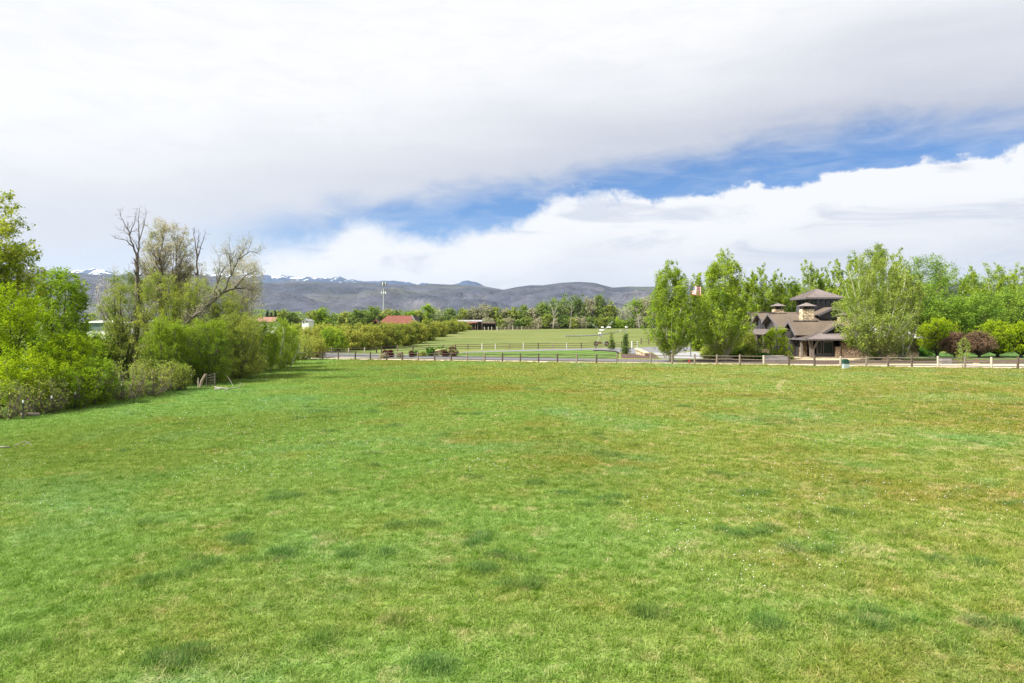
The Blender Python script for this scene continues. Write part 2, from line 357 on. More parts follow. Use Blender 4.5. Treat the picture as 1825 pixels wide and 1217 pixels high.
# worn trail in the near field
tp = np.array([G(*p) for p in ((1424, 667), (1412, 671), (1400, 677), (1391, 684), (1388, 690), (1390, 696), (1397, 702), (1410, 708), (1424, 712))])
tw = np.array([.03, .07, .12, .20, .24, .20, .12, .07, .03]); tt = np.gradient(tp, axis=0); tn = np.stack([-tt[:, 1], tt[:, 0], tt[:, 0] * 0], 1); tn /= np.linalg.norm(tn, axis=1)[:, None]
m = MB(); a_ = tp + tn * tw[:, None]; b_ = tp - tn * tw[:, None]; vv = np.stack([a_, b_], 1).reshape(-1, 3) + [0, 0, .02]
k = np.arange(len(tp) - 1) * 2; m.quads(vv, np.stack([k, k + 1, k + 3, k + 2], 1))
tag(m.build('footpath', rough_mat('trodden_earth', (.22, .19, .085), (.30, .25, .125), 2.)), 'short curved bare earth trail worn into the meadow', 'trail', kind='structure')

# ================================================================ hills and mountains
def vnoise(x, y, seed):
    r = np.random.default_rng(seed).random((64, 64)); xi = np.floor(x).astype(int); yi = np.floor(y).astype(int); fx = x - xi; fy = y - yi
    fx = fx * fx * (3 - 2 * fx); fy = fy * fy * (3 - 2 * fy); q = lambda a, b: r[a % 64, b % 64]
    return (q(xi, yi) * (1 - fx) + q(xi + 1, yi) * fx) * (1 - fy) + (q(xi, yi + 1) * (1 - fx) + q(xi + 1, yi + 1) * fx) * fy
def fbm(x, y, seed, o=5, ridge=False):
    t = 0; a = .5; f = 1
    for i in range(o):
        n = vnoise(x * f, y * f, seed + i); n = 1 - abs(2 * n - 1) if ridge else n; t = t + a * n; a *= .5; f *= 2.03
    return t
def range_mesh(name, mat, crest, D0, Dc, amp, sx, sy, seed, label, crest_j=0., pw=1.25, ridge=True, nu=420, nw=46):
    px = np.linspace(-500, 2400, nu); u = (px - CX) / F
    cy = np.interp(px, [c[0] for c in crest], [c[1] for c in crest])
    cz = zz(cy, Dc) + crest_j * (fbm(px / 14, px * 0 + .3, seed + 50, 4) - .5)
    ww = np.linspace(0, 1, nw)[:, None]; D = D0 + (Dc - D0) * ww + 0 * u[None]
    X = u[None] * D
    f = fbm(X / sx, D / sy, seed, 6, ridge) - .5
    z = 2.3 + (cz[None] - 2.3) * ww ** pw + amp * f * np.sin(np.pi * np.clip(ww, 0, 1)) ** .8 * (1 - ww) ** .6 * np.clip((cz[None] - 2) / max(cz.max(), 1), 0, 1)
    z = np.maximum(z, -2)
    D = np.vstack([D, D[-1:] + (Dc - D0) * .3]); X = np.vstack([X, u[None] * D[-1:]]); z = np.vstack([z, z[-1:] * .2])
    m = MB(); i = (np.arange(nw)[:, None] * nu + np.arange(nu - 1)[None]).ravel()
    m.quads(np.stack([X.ravel(), D.ravel(), z.ravel()], 1), np.stack([i, i + 1, i + 1 + nu, i + nu], 1))
    return tag(m.build(name, mat, smooth=True), label, 'hills', kind='structure')
mt, s, out = newmat('sagebrush_hillside'); pos = s.n('ShaderNodeNewGeometry').outputs['Position']
str_ = s.mapping(pos, (1, .5, 2.2))
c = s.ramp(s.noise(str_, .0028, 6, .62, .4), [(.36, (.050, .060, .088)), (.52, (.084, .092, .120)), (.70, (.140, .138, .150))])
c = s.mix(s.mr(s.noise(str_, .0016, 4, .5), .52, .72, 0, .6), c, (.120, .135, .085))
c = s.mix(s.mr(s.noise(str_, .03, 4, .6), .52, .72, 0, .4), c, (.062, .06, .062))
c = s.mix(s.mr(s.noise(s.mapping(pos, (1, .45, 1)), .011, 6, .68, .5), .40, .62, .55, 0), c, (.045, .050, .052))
sp = s.n('ShaderNodeBsdfPrincipled', ins={'Base Color': c, 'Roughness': 1., 'Specular IOR Level': 0.})
bp = s.n('ShaderNodeBump', ins={'Height': s.noise(pos, .006, 6, .62, .6), 'Strength': .9, 'Distance': 60.}); s.nt.links.new(bp.outputs[0], sp.inputs['Normal'])
finish(s, out, sp.outputs[0]); SAGE = mt
mt, s, out = newmat('snowy_rock'); geo = s.n('ShaderNodeNewGeometry'); pos = geo.outputs['Position']
rk = s.ramp(s.noise(pos, .003, 4, .6), [(.35, (.018, .040, .085)), (.7, (.042, .070, .125))])  # blue of distant haze painted into the rock, on top of the air volume
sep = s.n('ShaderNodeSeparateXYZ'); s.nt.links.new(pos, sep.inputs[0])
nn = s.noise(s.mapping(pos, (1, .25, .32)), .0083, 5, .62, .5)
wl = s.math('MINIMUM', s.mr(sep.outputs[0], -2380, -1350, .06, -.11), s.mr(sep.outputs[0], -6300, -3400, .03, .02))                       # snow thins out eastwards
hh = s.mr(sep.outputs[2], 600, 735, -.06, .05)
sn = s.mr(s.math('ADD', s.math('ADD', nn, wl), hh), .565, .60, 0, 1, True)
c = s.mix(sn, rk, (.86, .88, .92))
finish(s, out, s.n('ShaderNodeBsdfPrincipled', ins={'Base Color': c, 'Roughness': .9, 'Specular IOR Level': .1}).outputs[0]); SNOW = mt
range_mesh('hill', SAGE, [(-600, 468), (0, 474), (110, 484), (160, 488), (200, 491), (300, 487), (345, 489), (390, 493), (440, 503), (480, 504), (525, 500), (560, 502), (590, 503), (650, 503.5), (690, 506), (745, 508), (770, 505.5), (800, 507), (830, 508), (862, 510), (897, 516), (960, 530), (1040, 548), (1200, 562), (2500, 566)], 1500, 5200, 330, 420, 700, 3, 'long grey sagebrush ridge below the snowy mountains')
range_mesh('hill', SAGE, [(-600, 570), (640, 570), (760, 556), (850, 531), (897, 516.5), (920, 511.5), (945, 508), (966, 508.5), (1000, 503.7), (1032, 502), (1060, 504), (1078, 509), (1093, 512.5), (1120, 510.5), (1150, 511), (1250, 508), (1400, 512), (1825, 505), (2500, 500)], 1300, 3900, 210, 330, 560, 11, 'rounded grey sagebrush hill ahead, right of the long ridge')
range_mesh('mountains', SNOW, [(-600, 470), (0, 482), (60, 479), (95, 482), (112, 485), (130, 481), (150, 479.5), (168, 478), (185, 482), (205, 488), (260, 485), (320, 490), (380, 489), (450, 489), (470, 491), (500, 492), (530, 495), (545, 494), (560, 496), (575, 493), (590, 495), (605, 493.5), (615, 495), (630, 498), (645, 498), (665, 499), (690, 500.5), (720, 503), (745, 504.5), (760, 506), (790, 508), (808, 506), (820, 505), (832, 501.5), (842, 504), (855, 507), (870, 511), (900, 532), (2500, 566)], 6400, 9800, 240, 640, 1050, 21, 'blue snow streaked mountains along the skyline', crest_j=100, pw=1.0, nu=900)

# ================================================================ air
m = MB(); m.box(-14000, 14000, -500, 12000, -6, 900)
mt, s, out = newmat('pale_air'); pv = s.n('ShaderNodeVolumePrincipled', ins={'Color': (.62, .76, 1.0, 1), 'Density': 3.0e-5, 'Anisotropy': .2})
s.nt.links.new(pv.outputs[0], out.inputs['Volume'])
HAZE = tag(m.build('haze', mt), 'thin bluish air between the meadow and the mountains', 'haze', kind='stuff')

# ================================================================ grass
rng = np.random.default_rng(5)
BLADE = blade_mat()
coll = bpy.data.collections.new('grass_clumps')
for ci in range(6):
    nb = 90; m = MB()
    p = rng.normal(0, .13, (nb, 2)); h = rng.uniform(.03, .088, nb) * np.where(rng.random(nb) < (.16 if ci >= 4 else .03), rng.uniform(1.6, 2.6, nb), 1) * np.exp(-((p ** 2).sum(1)) / .12)
    lean = rng.normal(0, .06, (nb, 2)) + p * .25; wd = rng.uniform(.004, .0085, nb); a = rng.uniform(0, 6.28, nb)
    ux, uy = np.cos(a) * wd, np.sin(a) * wd; z0 = np.zeros(nb)
    b0 = np.stack([p[:, 0] - ux, p[:, 1] - uy, z0 - .01], 1); b1 = np.stack([p[:, 0] + ux, p[:, 1] + uy, z0 - .01], 1)
    mx, my = p[:, 0] + lean[:, 0] * .35, p[:, 1] + lean[:, 1] * .35
    c0 = np.stack([mx - ux * .8, my - uy * .8, h * .6], 1); c1 = np.stack([mx + ux * .8, my + uy * .8, h * .6], 1)
    tip = np.stack([p[:, 0] + lean[:, 0], p[:, 1] + lean[:, 1], h], 1)
    v = np.stack([b0, b1, c1, c0, tip], 1).reshape(-1, 3); k = np.arange(nb)[:, None] * 5
    m.quads(v, k + np.array([[0, 1, 2, 3]])); base = m.n - len(v)
    m.t.append(k + np.array([[3, 2, 4]]) + base)
    o = m.build('grass_clump', BLADE); C.objects.unlink(o); coll.objects.link(o)
pts = []
def scatter(y0, y1, dens_k):
    yy = y0
    while yy < y1:
        dy = max(.6, yy * .04); s_ = max(1., (yy / 20.) ** .85); half = .80 * yy + 12
        cell = s_ / math.sqrt(dens_k); rows = max(1, round(dy / cell)); cols = int(2 * half / cell)
        gx, gy = np.meshgrid(np.arange(cols), np.arange(rows)); n = gx.size
        x = -half + (gx.ravel() + rng.uniform(-.15, 1.15, n) + .5 * (gy.ravel() % 2)) * cell; y = yy + (gy.ravel() + rng.uniform(-.15, 1.15, n)) * dy / rows
        ok = (y < 105 - (x + 29) * 28 / 77 - .5) & (x > -58)
        x, y = x[ok], y[ok]; nn_ = len(x)
        hs = rng.uniform(.6, 1.25, nn_) * s_ ** .45
        pts.append(np.stack([x, y, gz(x, y), s_ * rng.uniform(.8, 1.25, nn_), hs, np.zeros(nn_)], 1)); yy += dy
scatter(3, 118, 19)
# taller ragged grass along the field edge fence
t = rng.uniform(-6, 100, 900); q = FA[None] + fe[None] * t[:, None] - fn[None] * np.abs(rng.normal(.1, .35, 900))[:, None]
pts.append(np.stack([q[:, 0], q[:, 1], gz(q[:, 0], q[:, 1]), rng.uniform(1, 2.2, 900), rng.uniform(1.2, 3.0, 900), np.zeros(900)], 1))
# dark rank tufts where cattle grazed round
tc_ = []
tc = [(1112 + 20, 1098), (1570, 1107), (1735, 1110), (1452, 988), (520, 882), (498, 885), (830, 1018), (880, 995), (1310, 945), (1340, 950), (330, 1166), (300, 1168), (390, 1006), (430, 960), (500, 985), (1062, 885), (660, 982), (860, 965), (740, 940), (1290, 845), (1350, 880), (950, 860), (1360, 1120), (1475, 918), (1680, 1000), (560, 745), (585, 735), (650, 735), (700, 760), (1200, 725), (820, 740), (1800, 900), (930, 1040), (770, 1190)]
for k_ in range(260):
    yy = 8 + 95 * rng.random() ** .8; tc.append(None); u = rng.uniform(-.75, .75); tc[-1] = ('w', u * yy, yy)
for c in tc:
    if c[0] == 'w':
        x0, y0 = c[1], c[2]; big = rng.uniform(.06, .20) * (1 + y0 / 80)
        if y0 < 24 and rng.random() < .55: continue
        if y0 > 103 - (x0 + 29) * 28 / 77 or x0 < -32: continue
        tn_ = rng.uniform(.08, .5)
    else: x0, y0, _ = G(*c); big = .15 + y0 * .0065; tn_ = rng.uniform(.45, .8)
    n = int(30 * (big / .4) ** 1.2) + 5; s_ = max(1., y0 / 26); kk = rng.integers(2, 5); cen = rng.normal(0, 1, (kk, 2)) * [big * 1.5, big * .7]; wh = rng.integers(0, kk, n)
    x = x0 + cen[wh, 0] + rng.normal(0, big * .42, n); y = y0 + cen[wh, 1] + rng.normal(0, big * .34, n)
    r2 = ((x - x0 - cen[wh, 0]) ** 2 + (y - y0 - cen[wh, 1]) ** 2) / big ** 2
    pts.append(np.stack([x, y, gz(x, y), rng.uniform(.8, 1.2, n) * s_ ** .6, (.9 + .7 * np.exp(-r2)) * rng.uniform(.7, 1.3, n), tn_ * np.exp(-r2 * .4)], 1))
P = np.concatenate(pts)
_d = np.min(np.stack([np.hypot(P[:, 0] - q[0], P[:, 1] - q[1]) - w_ for q, w_ in zip(np.stack([np.interp(np.linspace(0, 8, 60), np.arange(9), tp[:, i]) for i in range(3)], 1), np.interp(np.linspace(0, 8, 60), np.arange(9), tw))]), 0)
P = P[_d > .05]; NP_ = len(P)
me = bpy.data.meshes.new('grass'); me.vertices.add(NP_); me.vertices.foreach_set('co', P[:, :3].astype(np.float32).ravel())
for nm, arr, ty in (('tint', P[:, 5], 'FLOAT'), ('which', rng.integers(0, 6, NP_), 'INT')):
    a = me.attributes.new(nm, ty, 'POINT'); a.data.foreach_set('value', arr.astype(np.float32 if ty == 'FLOAT' else np.int32))
for nm, arr in (('size', np.stack([P[:, 3], P[:, 3], P[:, 4]], 1)), ('turn', np.stack([0 * P[:, 0], 0 * P[:, 0], rng.uniform(0, 6.28, NP_)], 1))):
    a = me.attributes.new(nm, 'FLOAT_VECTOR', 'POINT'); a.data.foreach_set('vector', arr.astype(np.float32).ravel())
go = bpy.data.objects.new('grass', me); C.objects.link(go)
tag(go, 'grazed meadow grass with darker tufts covering the near field', 'grass', kind='stuff')
ng = bpy.data.node_groups.new('grass_scatter', 'GeometryNodeTree')
ng.interface.new_socket('Geometry', in_out='INPUT', socket_type='NodeSocketGeometry'); ng.interface.new_socket('Geometry', in_out='OUTPUT', socket_type='NodeSocketGeometry')
gi = ng.nodes.new('NodeGroupInput'); gq = ng.nodes.new('NodeGroupOutput')
iop = ng.nodes.new('GeometryNodeInstanceOnPoints'); ci = ng.nodes.new('GeometryNodeCollectionInfo'); ci.inputs['Collection'].default_value = coll
ci.inputs['Separate Children'].default_value = True; ci.inputs['Reset Children'].default_value = True
def nattr(nm, ty):
    nd = ng.nodes.new('GeometryNodeInputNamedAttribute'); nd.data_type = ty; nd.inputs['Name'].default_value = nm; return nd.outputs['Attribute']
ng.links.new(gi.outputs[0], iop.inputs['Points']); ng.links.new(ci.outputs[0], iop.inputs['Instance']); iop.inputs['Pick Instance'].default_value = True
ng.links.new(nattr('which', 'INT'), iop.inputs['Instance Index']); ng.links.new(nattr('turn', 'FLOAT_VECTOR'), iop.inputs['Rotation']); ng.links.new(nattr('size', 'FLOAT_VECTOR'), iop.inputs['Scale'])
ng.links.new(iop.outputs[0], gq.inputs[0])
go.modifiers.new('scatter', 'NODES').node_group = ng

# white seed heads
n = 9000; yy = 8 + 70 * rng.random(n) ** 1.35; u = rng.uniform(-.78, .78, n); x = u * yy
keep = (vnoise(x / 5 + 40, yy / 5, 77) > .60) & (x > -31) & (rng.random(n) < np.where(x < 0, 1, .6)) & (yy < 100 - (x + 29) * 28 / 77)
x, yy = x[keep], yy[keep]; n = len(x); r = rng.uniform(.006, .013, n) * (1 + yy / 75); h = gz(x, yy) + rng.uniform(.06, .16, n)
oc = np.array([(1, 0, 0), (0, 1, 0), (-1, 0, 0), (0, -1, 0), (0, 0, 1), (0, 0, -1)], float)
v = np.stack([x, yy, h], 1)[:, None] + oc[None] * r[:, None, None]
tr = np.array([(0, 1, 4), (1, 2, 4), (2, 3, 4), (3, 0, 4), (1, 0, 5), (2, 1, 5), (3, 2, 5), (0, 3, 5)])
m = MB(); m.tris(v.reshape(-1, 3), (np.arange(n)[:, None, None] * 6 + tr[None]).reshape(-1, 3))
tag(m.build('dandelion_heads', rough_mat('seed_fluff', (.72, .72, .70), (.85, .85, .83), 3.)), 'tiny white dandelion seed heads dotted through the meadow grass', 'flowers', kind='stuff')
# ================================================================ plants: materials
LM = dict(
    fresh=leaf_mat('fresh_leaves', (0.222, 0.353, 0.025), (0.386, 0.519, 0.043), (0.146, 0.264, 0.025)),
    mid=leaf_mat('green_leaves', (0.284, 0.354, 0.041), (0.499, 0.524, 0.065), (0.183, 0.271, 0.036)),
    lime=leaf_mat('lime_leaves', (0.254, 0.373, 0.013), (0.416, 0.515, 0.023), (0.183, 0.303, 0.013)),
    olive=leaf_mat('olive_willow_leaves', (0.281, 0.350, 0.061), (0.455, 0.501, 0.098), (0.176, 0.264, 0.037)),
    poplar=leaf_mat('poplar_leaves', (0.246, 0.355, 0.029), (0.405, 0.507, 0.055), (0.167, 0.280, 0.029)),
    sparse=leaf_mat('poplar_catkin_leaves', (0.230, 0.309, 0.053), (0.359, 0.440, 0.093), (0.156, 0.238, 0.038)),
    hedge=leaf_mat('hedge_leaves', (0.278, 0.308, 0.045), (0.428, 0.438, 0.093), (0.196, 0.256, 0.045)),
    tan=leaf_mat('budding_tan_leaves', (.36, .345, .225), (.47, .45, .32), (.28, .305, .15)),
    blossom=leaf_mat('pale_buds', (0.508, 0.460, 0.387), (0.629, 0.581, 0.508), (0.436, 0.399, 0.303)),
    brown=leaf_mat('bronze_leaves', (0.187, 0.124, 0.083), (0.284, 0.187, 0.118), (0.150, 0.106, 0.064)),
    maroon=leaf_mat('maroon_leaves', (0.079, 0.024, 0.026), (0.132, 0.042, 0.040), (0.059, 0.024, 0.021)),
    dark=leaf_mat('dark_green_leaves', (0.057, 0.163, 0.019), (0.114, 0.260, 0.033), (0.046, 0.122, 0.017)),
    deep=leaf_mat('tall_wood_leaves', (0.171, 0.295, 0.037), (0.328, 0.454, 0.062), (0.111, 0.211, 0.032)),
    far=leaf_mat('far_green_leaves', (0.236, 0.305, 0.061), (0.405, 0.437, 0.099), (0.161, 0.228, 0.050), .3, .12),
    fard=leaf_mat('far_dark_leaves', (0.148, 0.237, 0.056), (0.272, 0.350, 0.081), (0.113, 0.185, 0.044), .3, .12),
    needle=leaf_mat('spruce_needles', (0.125, 0.203, 0.046), (0.241, 0.308, 0.077), (0.095, 0.165, 0.046)),
    needled=leaf_mat('dark_conifer_needles', (0.033, 0.066, 0.031), (0.061, 0.099, 0.039), (0.028, 0.055, 0.028)))
BK = dict(
    grey=rough_mat('grey_bark', (.10, .082, .066), (.20, .17, .14), 4, .95, stretch=(1, 1, .25)),
    dark=rough_mat('dark_bark', (.05, .042, .036), (.10, .085, .07), 4, .95, stretch=(1, 1, .25)),
    pale=rough_mat('pale_poplar_bark', (.34, .34, .25), (.52, .51, .41), 3, .9, (.22, .21, .14), stretch=(1, 1, .4)),
    tan=rough_mat('bleached_twigs', (.24, .20, .15), (.40, .35, .28), 3, .95),
    dead=rough_mat('dead_trunk_wood', (.085, .07, .058), (.17, .145, .12), 4, .95, stretch=(1, 1, .25)),
    thorn=rough_mat('thorn_twigs', (.13, .10, .085), (.21, .17, .145), 3, .95),
    white=rough_mat('whitened_bare_wood', (.25, .225, .195), (.38, .35, .31), 3, .9))

ENV = dict(
    ovate=lambda t: np.sqrt(np.clip(1 - ((t - .36) / np.where(t < .36, .50, .66)) ** 2, 0, 1)),
    round=lambda t: np.sqrt(np.clip(1 - (2 * t - 1) ** 2, 0, 1)) ** .8,
    column=lambda t: np.clip(.55 + t * 1.2, 0, 1) * np.sqrt(np.clip(1 - t ** 2.2, 0, 1)),
    vase=lambda t: np.clip(.25 + 1.15 * t, 0, 1) * np.sqrt(np.clip(1 - np.clip((t - .55) / .46, 0, 1) ** 2, 0, 1)),
    dome=lambda t: np.sqrt(np.clip(1 - t ** 2.0, 0, 1)),
    wide=lambda t: np.clip(.42 + t * 2.2, 0, 1) * np.sqrt(np.clip(1 - t ** 1.9, 0, 1)),
    egg=lambda t: np.where(t < .36, .26 + .74 * np.sin(np.pi / 2 * np.clip(t / .36, 0, 1)), np.clip((1 - t) / .64, 0, 1) ** .58),
    cone=lambda t: np.clip(1 - t, 0, 1) ** .9)

def leaves(mb, rng, pos, size, up=.5, aspect=.62):
    n = len(pos); nr = rng.normal(size=(n, 3)); nr[:, 2] = np.abs(nr[:, 2]) + up; nr /= np.linalg.norm(nr, axis=1)[:, None]
    a = np.cross(nr, rng.normal(size=(n, 3))); a /= np.linalg.norm(a, axis=1)[:, None] + 1e-9; b = np.cross(nr, a)
    L = (size * rng.uniform(.6, 1.35, n))[:, None]; W = L * aspect
    v = np.stack([pos - a * L / 2, pos + b * W / 2 + nr * L * .1, pos + a * L / 2, pos - b * W / 2 + nr * L * .1], 1).reshape(-1, 3)
    mb.quads(v, np.arange(n * 4).reshape(-1, 4))

def plant(name, label, cat, px, D, top, wpx, cb, leaf, bark, env='ovate', n=110, lpb=90, ls=.2, r=None, stems=1, spread=.3, slope=1.1, sfrom=.35, taper=.6,
          tr=None, group=None, seed=None, sub=6, clump=.38, wood=1., base=None, twigs=0, flare=0., crown_name='crown', trunk_name='trunk', lean=0., up=.5, aspect=.62, fill=.5, baser=.05, spire=0, bole=0):
    seed = seed if seed is not None else int(px * 7 + D * 13 + top) % 100003
    rng = np.random.default_rng(seed)
    x, y = at(px, D); z = g1(x, y)
    H = zz(top, D) - z; W = wpx * D / F; cbz = max(zz(cb, D) - z, 0.02 * H)
    root = thing(name, label, cat, (x, y, z), group)
    r = r or W * .13; tr = tr or .018 * H + .03
    wm, lm = MB(), MB()
    E = ENV[env]
    # stems
    ST = []
    for k in range(stems):
        a = rng.uniform(0, 6.28) if stems < 3 else k * 6.28 / stems + rng.uniform(-.5, .5)
        q = (0 if stems == 1 else rng.uniform(.35, 1)) * spread * W * .5
        tt = np.linspace(0, 1, 9)
        hh = H * (.93 if stems == 1 else rng.uniform(.70, .93) * (1 - .15 * q / (W * .5 + 1e-6)))
        wob = np.cumsum(rng.normal(0, .012 * H, (9, 2)), 0) * tt[:, None]
        b0 = rng.uniform(0, baser) * W
        P = np.stack([math.cos(a) * (b0 + q * tt ** .8) + wob[:, 0] + lean * H * tt, math.sin(a) * (b0 + q * tt ** .8) + wob[:, 1], -.15 + hh * tt], 1)
        rad = tr * (1 if stems == 1 else .62) * (1 - .88 * tt); rad[0] *= 1.35
        ST.append((P, rad)); wm.tube(P, rad, 7)
    if bole: wm.tube([(0, 0, -.2), (0, 0, .1), (.03, 0, bole * .55), (0, 0, bole)], [tr * 1.7, tr * 1.25, tr * 1.1, tr * 1.35], 9)
    nb = 0; pend = []
    while nb < n:
        t = rng.random(n * 3); e = E(t); ok = rng.random(n * 3) < (e ** 1.4 * .9 + .08)
        for ti in t[ok]:
            if nb >= n: break
            pend.append(ti); nb += 1
    for ti in pend:
        rad = E(np.array([ti]))[0] * W * .5 * rng.random() ** fill; a = rng.uniform(0, 6.283)
        tip = np.array([math.cos(a) * rad + lean * H * ti, math.sin(a) * rad, cbz + ti * (H - cbz) * .985])
        best = min(ST, key=lambda q: np.hypot(*(q[0][min(8, int(ti * 8 + 1))][:2] - tip[:2]))) if stems > 1 else ST[0]
        P, rd = best
        zs = min(max(tip[2] - max(np.hypot(tip[0] - P[4, 0], tip[1] - P[4, 1]), .12 * H * (1 - ti * .6)) * slope * rng.uniform(.7, 1.2), .25 * cbz + .02 * H), P[-1, 2] * .97)
        st = np.array([np.interp(zs, P[:, 2], P[:, i]) for i in range(3)]); r0 = np.interp(zs, P[:, 2], rd)
        L = np.linalg.norm(tip - st)
        ctl = st + (tip - st) * .5 + np.array([math.cos(a), math.sin(a), -.15]) * L * .10 + rng.normal(0, .05 * L, 3)
        ss = np.linspace(0, 1, 6)[:, None]
        B = (1 - ss) ** 2 * st + 2 * ss * (1 - ss) * ctl + ss ** 2 * tip
        if wood and L > .2:
            b0 = min(r0 * .55, .012 * L + .012) * wood
            wm.tube(B, np.linspace(b0, b0 * .18, 6), 4, False)
            for _ in range(twigs):
                u = rng.uniform(.3, .95); p0 = B[int(u * 5)]; dr = (tip - st) / L + rng.normal(0, .55, 3) + [0, 0, .25]; dr /= np.linalg.norm(dr)
                l = rng.uniform(.12, .35) * L * .8 + .15
                wm.tube([p0, p0 + dr * l * .55 + rng.normal(0, .03 * l, 3), p0 + dr * l], [b0 * .3, b0 * .2, b0 * .1], 3, False)
        if lpb:
            k = rng.poisson(lpb)
            if k:
                sc_ = sfrom + (1 - sfrom) * rng.random(sub) ** .75
                idx = rng.integers(0, sub, k); s_ = sc_[idx]
                ctr = (1 - sc_[:, None]) ** 2 * st + 2 * sc_[:, None] * (1 - sc_[:, None]) * ctl + sc_[:, None] ** 2 * tip
                ctr = ctr + rng.normal(0, 1, (sub, 3)) * r * (1 - taper * sc_[:, None]) * [1, 1, .8]
                p = ctr[idx] + rng.normal(0, 1, (k, 3)) * r * clump * (1 - taper * .6 * s_[:, None])
                p[:, 2] = np.maximum(p[:, 2], .04)
                leaves(lm, rng, p, ls, up, aspect)
    for P_, rd_ in (ST if spire else []):
        k = int(spire); s_ = 1 - .55 * rng.random(k) ** 1.3; ts = np.linspace(0, 1, 9)
        p = np.stack([np.interp(s_, ts, P_[:, i]) for i in range(3)], 1) + rng.normal(0, 1, (k, 3)) * (r * 1.5 * (1.04 - s_) ** .8 + .10)[:, None]
        p[:, 2] += .05 * H * rng.random(k); leaves(lm, rng, p, ls, up, aspect)
    wm.build(trunk_name, BK[bark], root, smooth=True)
    if lm.v: lm.build(crown_name, LM[leaf], root)
    return root

def limb_tree(name, label, cat, D, limbs, bark, twig=3, seed=1, group=None, twig_len=1.2, leaf=None, nleaf=0, base=None, ls=.2, part='limb'):
    """a bare tree laid out limb by limb: each limb is (points, radius at the foot, radius at the tip)"""
    rng = np.random.default_rng(seed); bx, by = at(*base); bz = g1(bx, by); root = thing(name, label, cat, (bx, by, bz), group)
    wm, lm = MB(), MB()
    for li, (pts, r0, r1) in enumerate(limbs):
        dj = rng.normal(0, .35) if li else 0
        P = []
        for k, p in enumerate(pts):
            d = D + (dj * k / max(1, len(pts) - 1)); P.append([(p[0] - CX) / F * d - bx, d - by, zz(p[1], d) - bz])
        P = np.array(P); t = np.linspace(0, 1, len(P)); tt = np.linspace(0, 1, len(P) * 3)
        Q = np.stack([np.interp(tt, t, P[:, i]) for i in range(3)], 1); Q[1:-1] += rng.normal(0, .035, Q[1:-1].shape)
        rad = r0 + (r1 - r0) * tt ** .8
        wm.tube(Q, rad, 7)
        L = np.linalg.norm(P[-1] - P[0]); dmain = (P[-1] - P[0]) / (L + 1e-6)
        for _ in range(int(twig * L)):
            u = rng.uniform(.25, 1); p0 = np.array([np.interp(u, tt, Q[:, i]) for i in range(3)])
            dr = dmain * .6 + rng.normal(0, .6, 3) + [0, 0, .3]; dr /= np.linalg.norm(dr); l = twig_len * rng.uniform(.4, 1.2) * (1.15 - .5 * u)
            p1 = p0 + dr * l * .5 + rng.normal(0, .05 * l, 3); p2 = p0 + dr * l + [0, 0, .08 * l]
            rt = np.interp(u, tt, rad) * .3 + .006
            wm.tube([p0, p1, p2], [rt, rt * .6, .005], 4, False)
            for _ in range(2):
                d2 = dr + rng.normal(0, .5, 3); d2 /= np.linalg.norm(d2); wm.tube([p1, p1 + d2 * l * .5], [rt * .5, .004], 3, False)
            if nleaf:
                q = p1 + (p2 - p1) * rng.random((nleaf, 1)) + rng.normal(0, .22, (nleaf, 3)); leaves(lm, rng, q, ls)
    wm.build('trunk', BK[bark], root, smooth=True)
    if lm.v: lm.build('crown', LM[leaf], root)
    return root

# ================================================================ left thicket
GT = 'trees and shrubs of the left thicket'
plant('cottonwood_tree', 'tall bright green cottonwood cut by the left edge of the photo', 'tree', -28, 50, 333, 190, 575, 'mid', 'grey', n=210, lpb=130, ls=.20, slope=.7, r=.62, sfrom=.5, fill=.42, env='ovate')
plant('willow_tree', 'yellow-green willow in front of the tall cottonwood at the left edge', 'tree', 12, 45, 500, 150, 700, 'lime', 'dark', n=150, lpb=95, ls=.15, r=.45, stems=5, spread=.6, env='vase', sfrom=.4)
plant('cottonwood_tree', 'young leafy green cottonwood just right of the yellow willow', 'tree', 108, 57, 463, 118, 660, 'fresh', 'grey', n=190, lpb=120, ls=.19, r=.5, stems=3, spread=.4, env='ovate', slope=1.2)
plant('willow_tree', 'yellow-green willow bush rising below the young cottonwood', 'shrub', 112, 49, 578, 125, 712, 'lime', 'dark', n=130, lpb=85, ls=.14, r=.36, stems=6, spread=.7, env='wide')
plant('willow_tree', 'low yellow-green willow bush in the bottom left corner of the thicket', 'shrub', 40, 42.5, 612, 150, 722, 'lime', 'thorn', n=140, lpb=85, ls=.13, r=.36, stems=6, spread=.7, env='wide')
SH = [  # px, D, top, width, leaf, bark, leaves per branch, label
    (12, 39.6, 672, 110, 'olive', 'thorn', 5, 'brown twiggy bush nearest the camera at the left edge'),
    (78, 41.8, 664, 95, 'olive', 'thorn', 7, 'dark twiggy bush second from the left edge along the meadow'),
    (130, 44.4, 640, 90, 'lime', 'thorn', 34, 'green flushed thorn bush under the low willow'),
    (172, 46.5, 628, 80, 'fresh', 'thorn', 36, 'leafy green bush between the thorn bushes on the meadow edge'),
    (222, 49.2, 636, 95, 'olive', 'thorn', 9, 'tangled tan and brown thorn bush below the bare dead tree'),
    (270, 51.8, 632, 90, 'olive', 'thorn', 10, 'brown thorn bush with greenish top left of the broken gate'),
    (312, 56.0, 640, 70, 'olive', 'dark', 20, 'shaded thorn bush standing right behind the leaning grey post'),
    (352, 62.5, 636, 70, 'olive', 'dark', 24, 'dark bush directly behind the broken metal gate'),
    (402, 69.0, 628, 84, 'olive', 'dark', 20, 'dark hollow bush right of the broken metal gate'),
    (446, 75.0, 622, 70, 'olive', 'dark', 22, 'dark bush left of the slender pale saplings')]
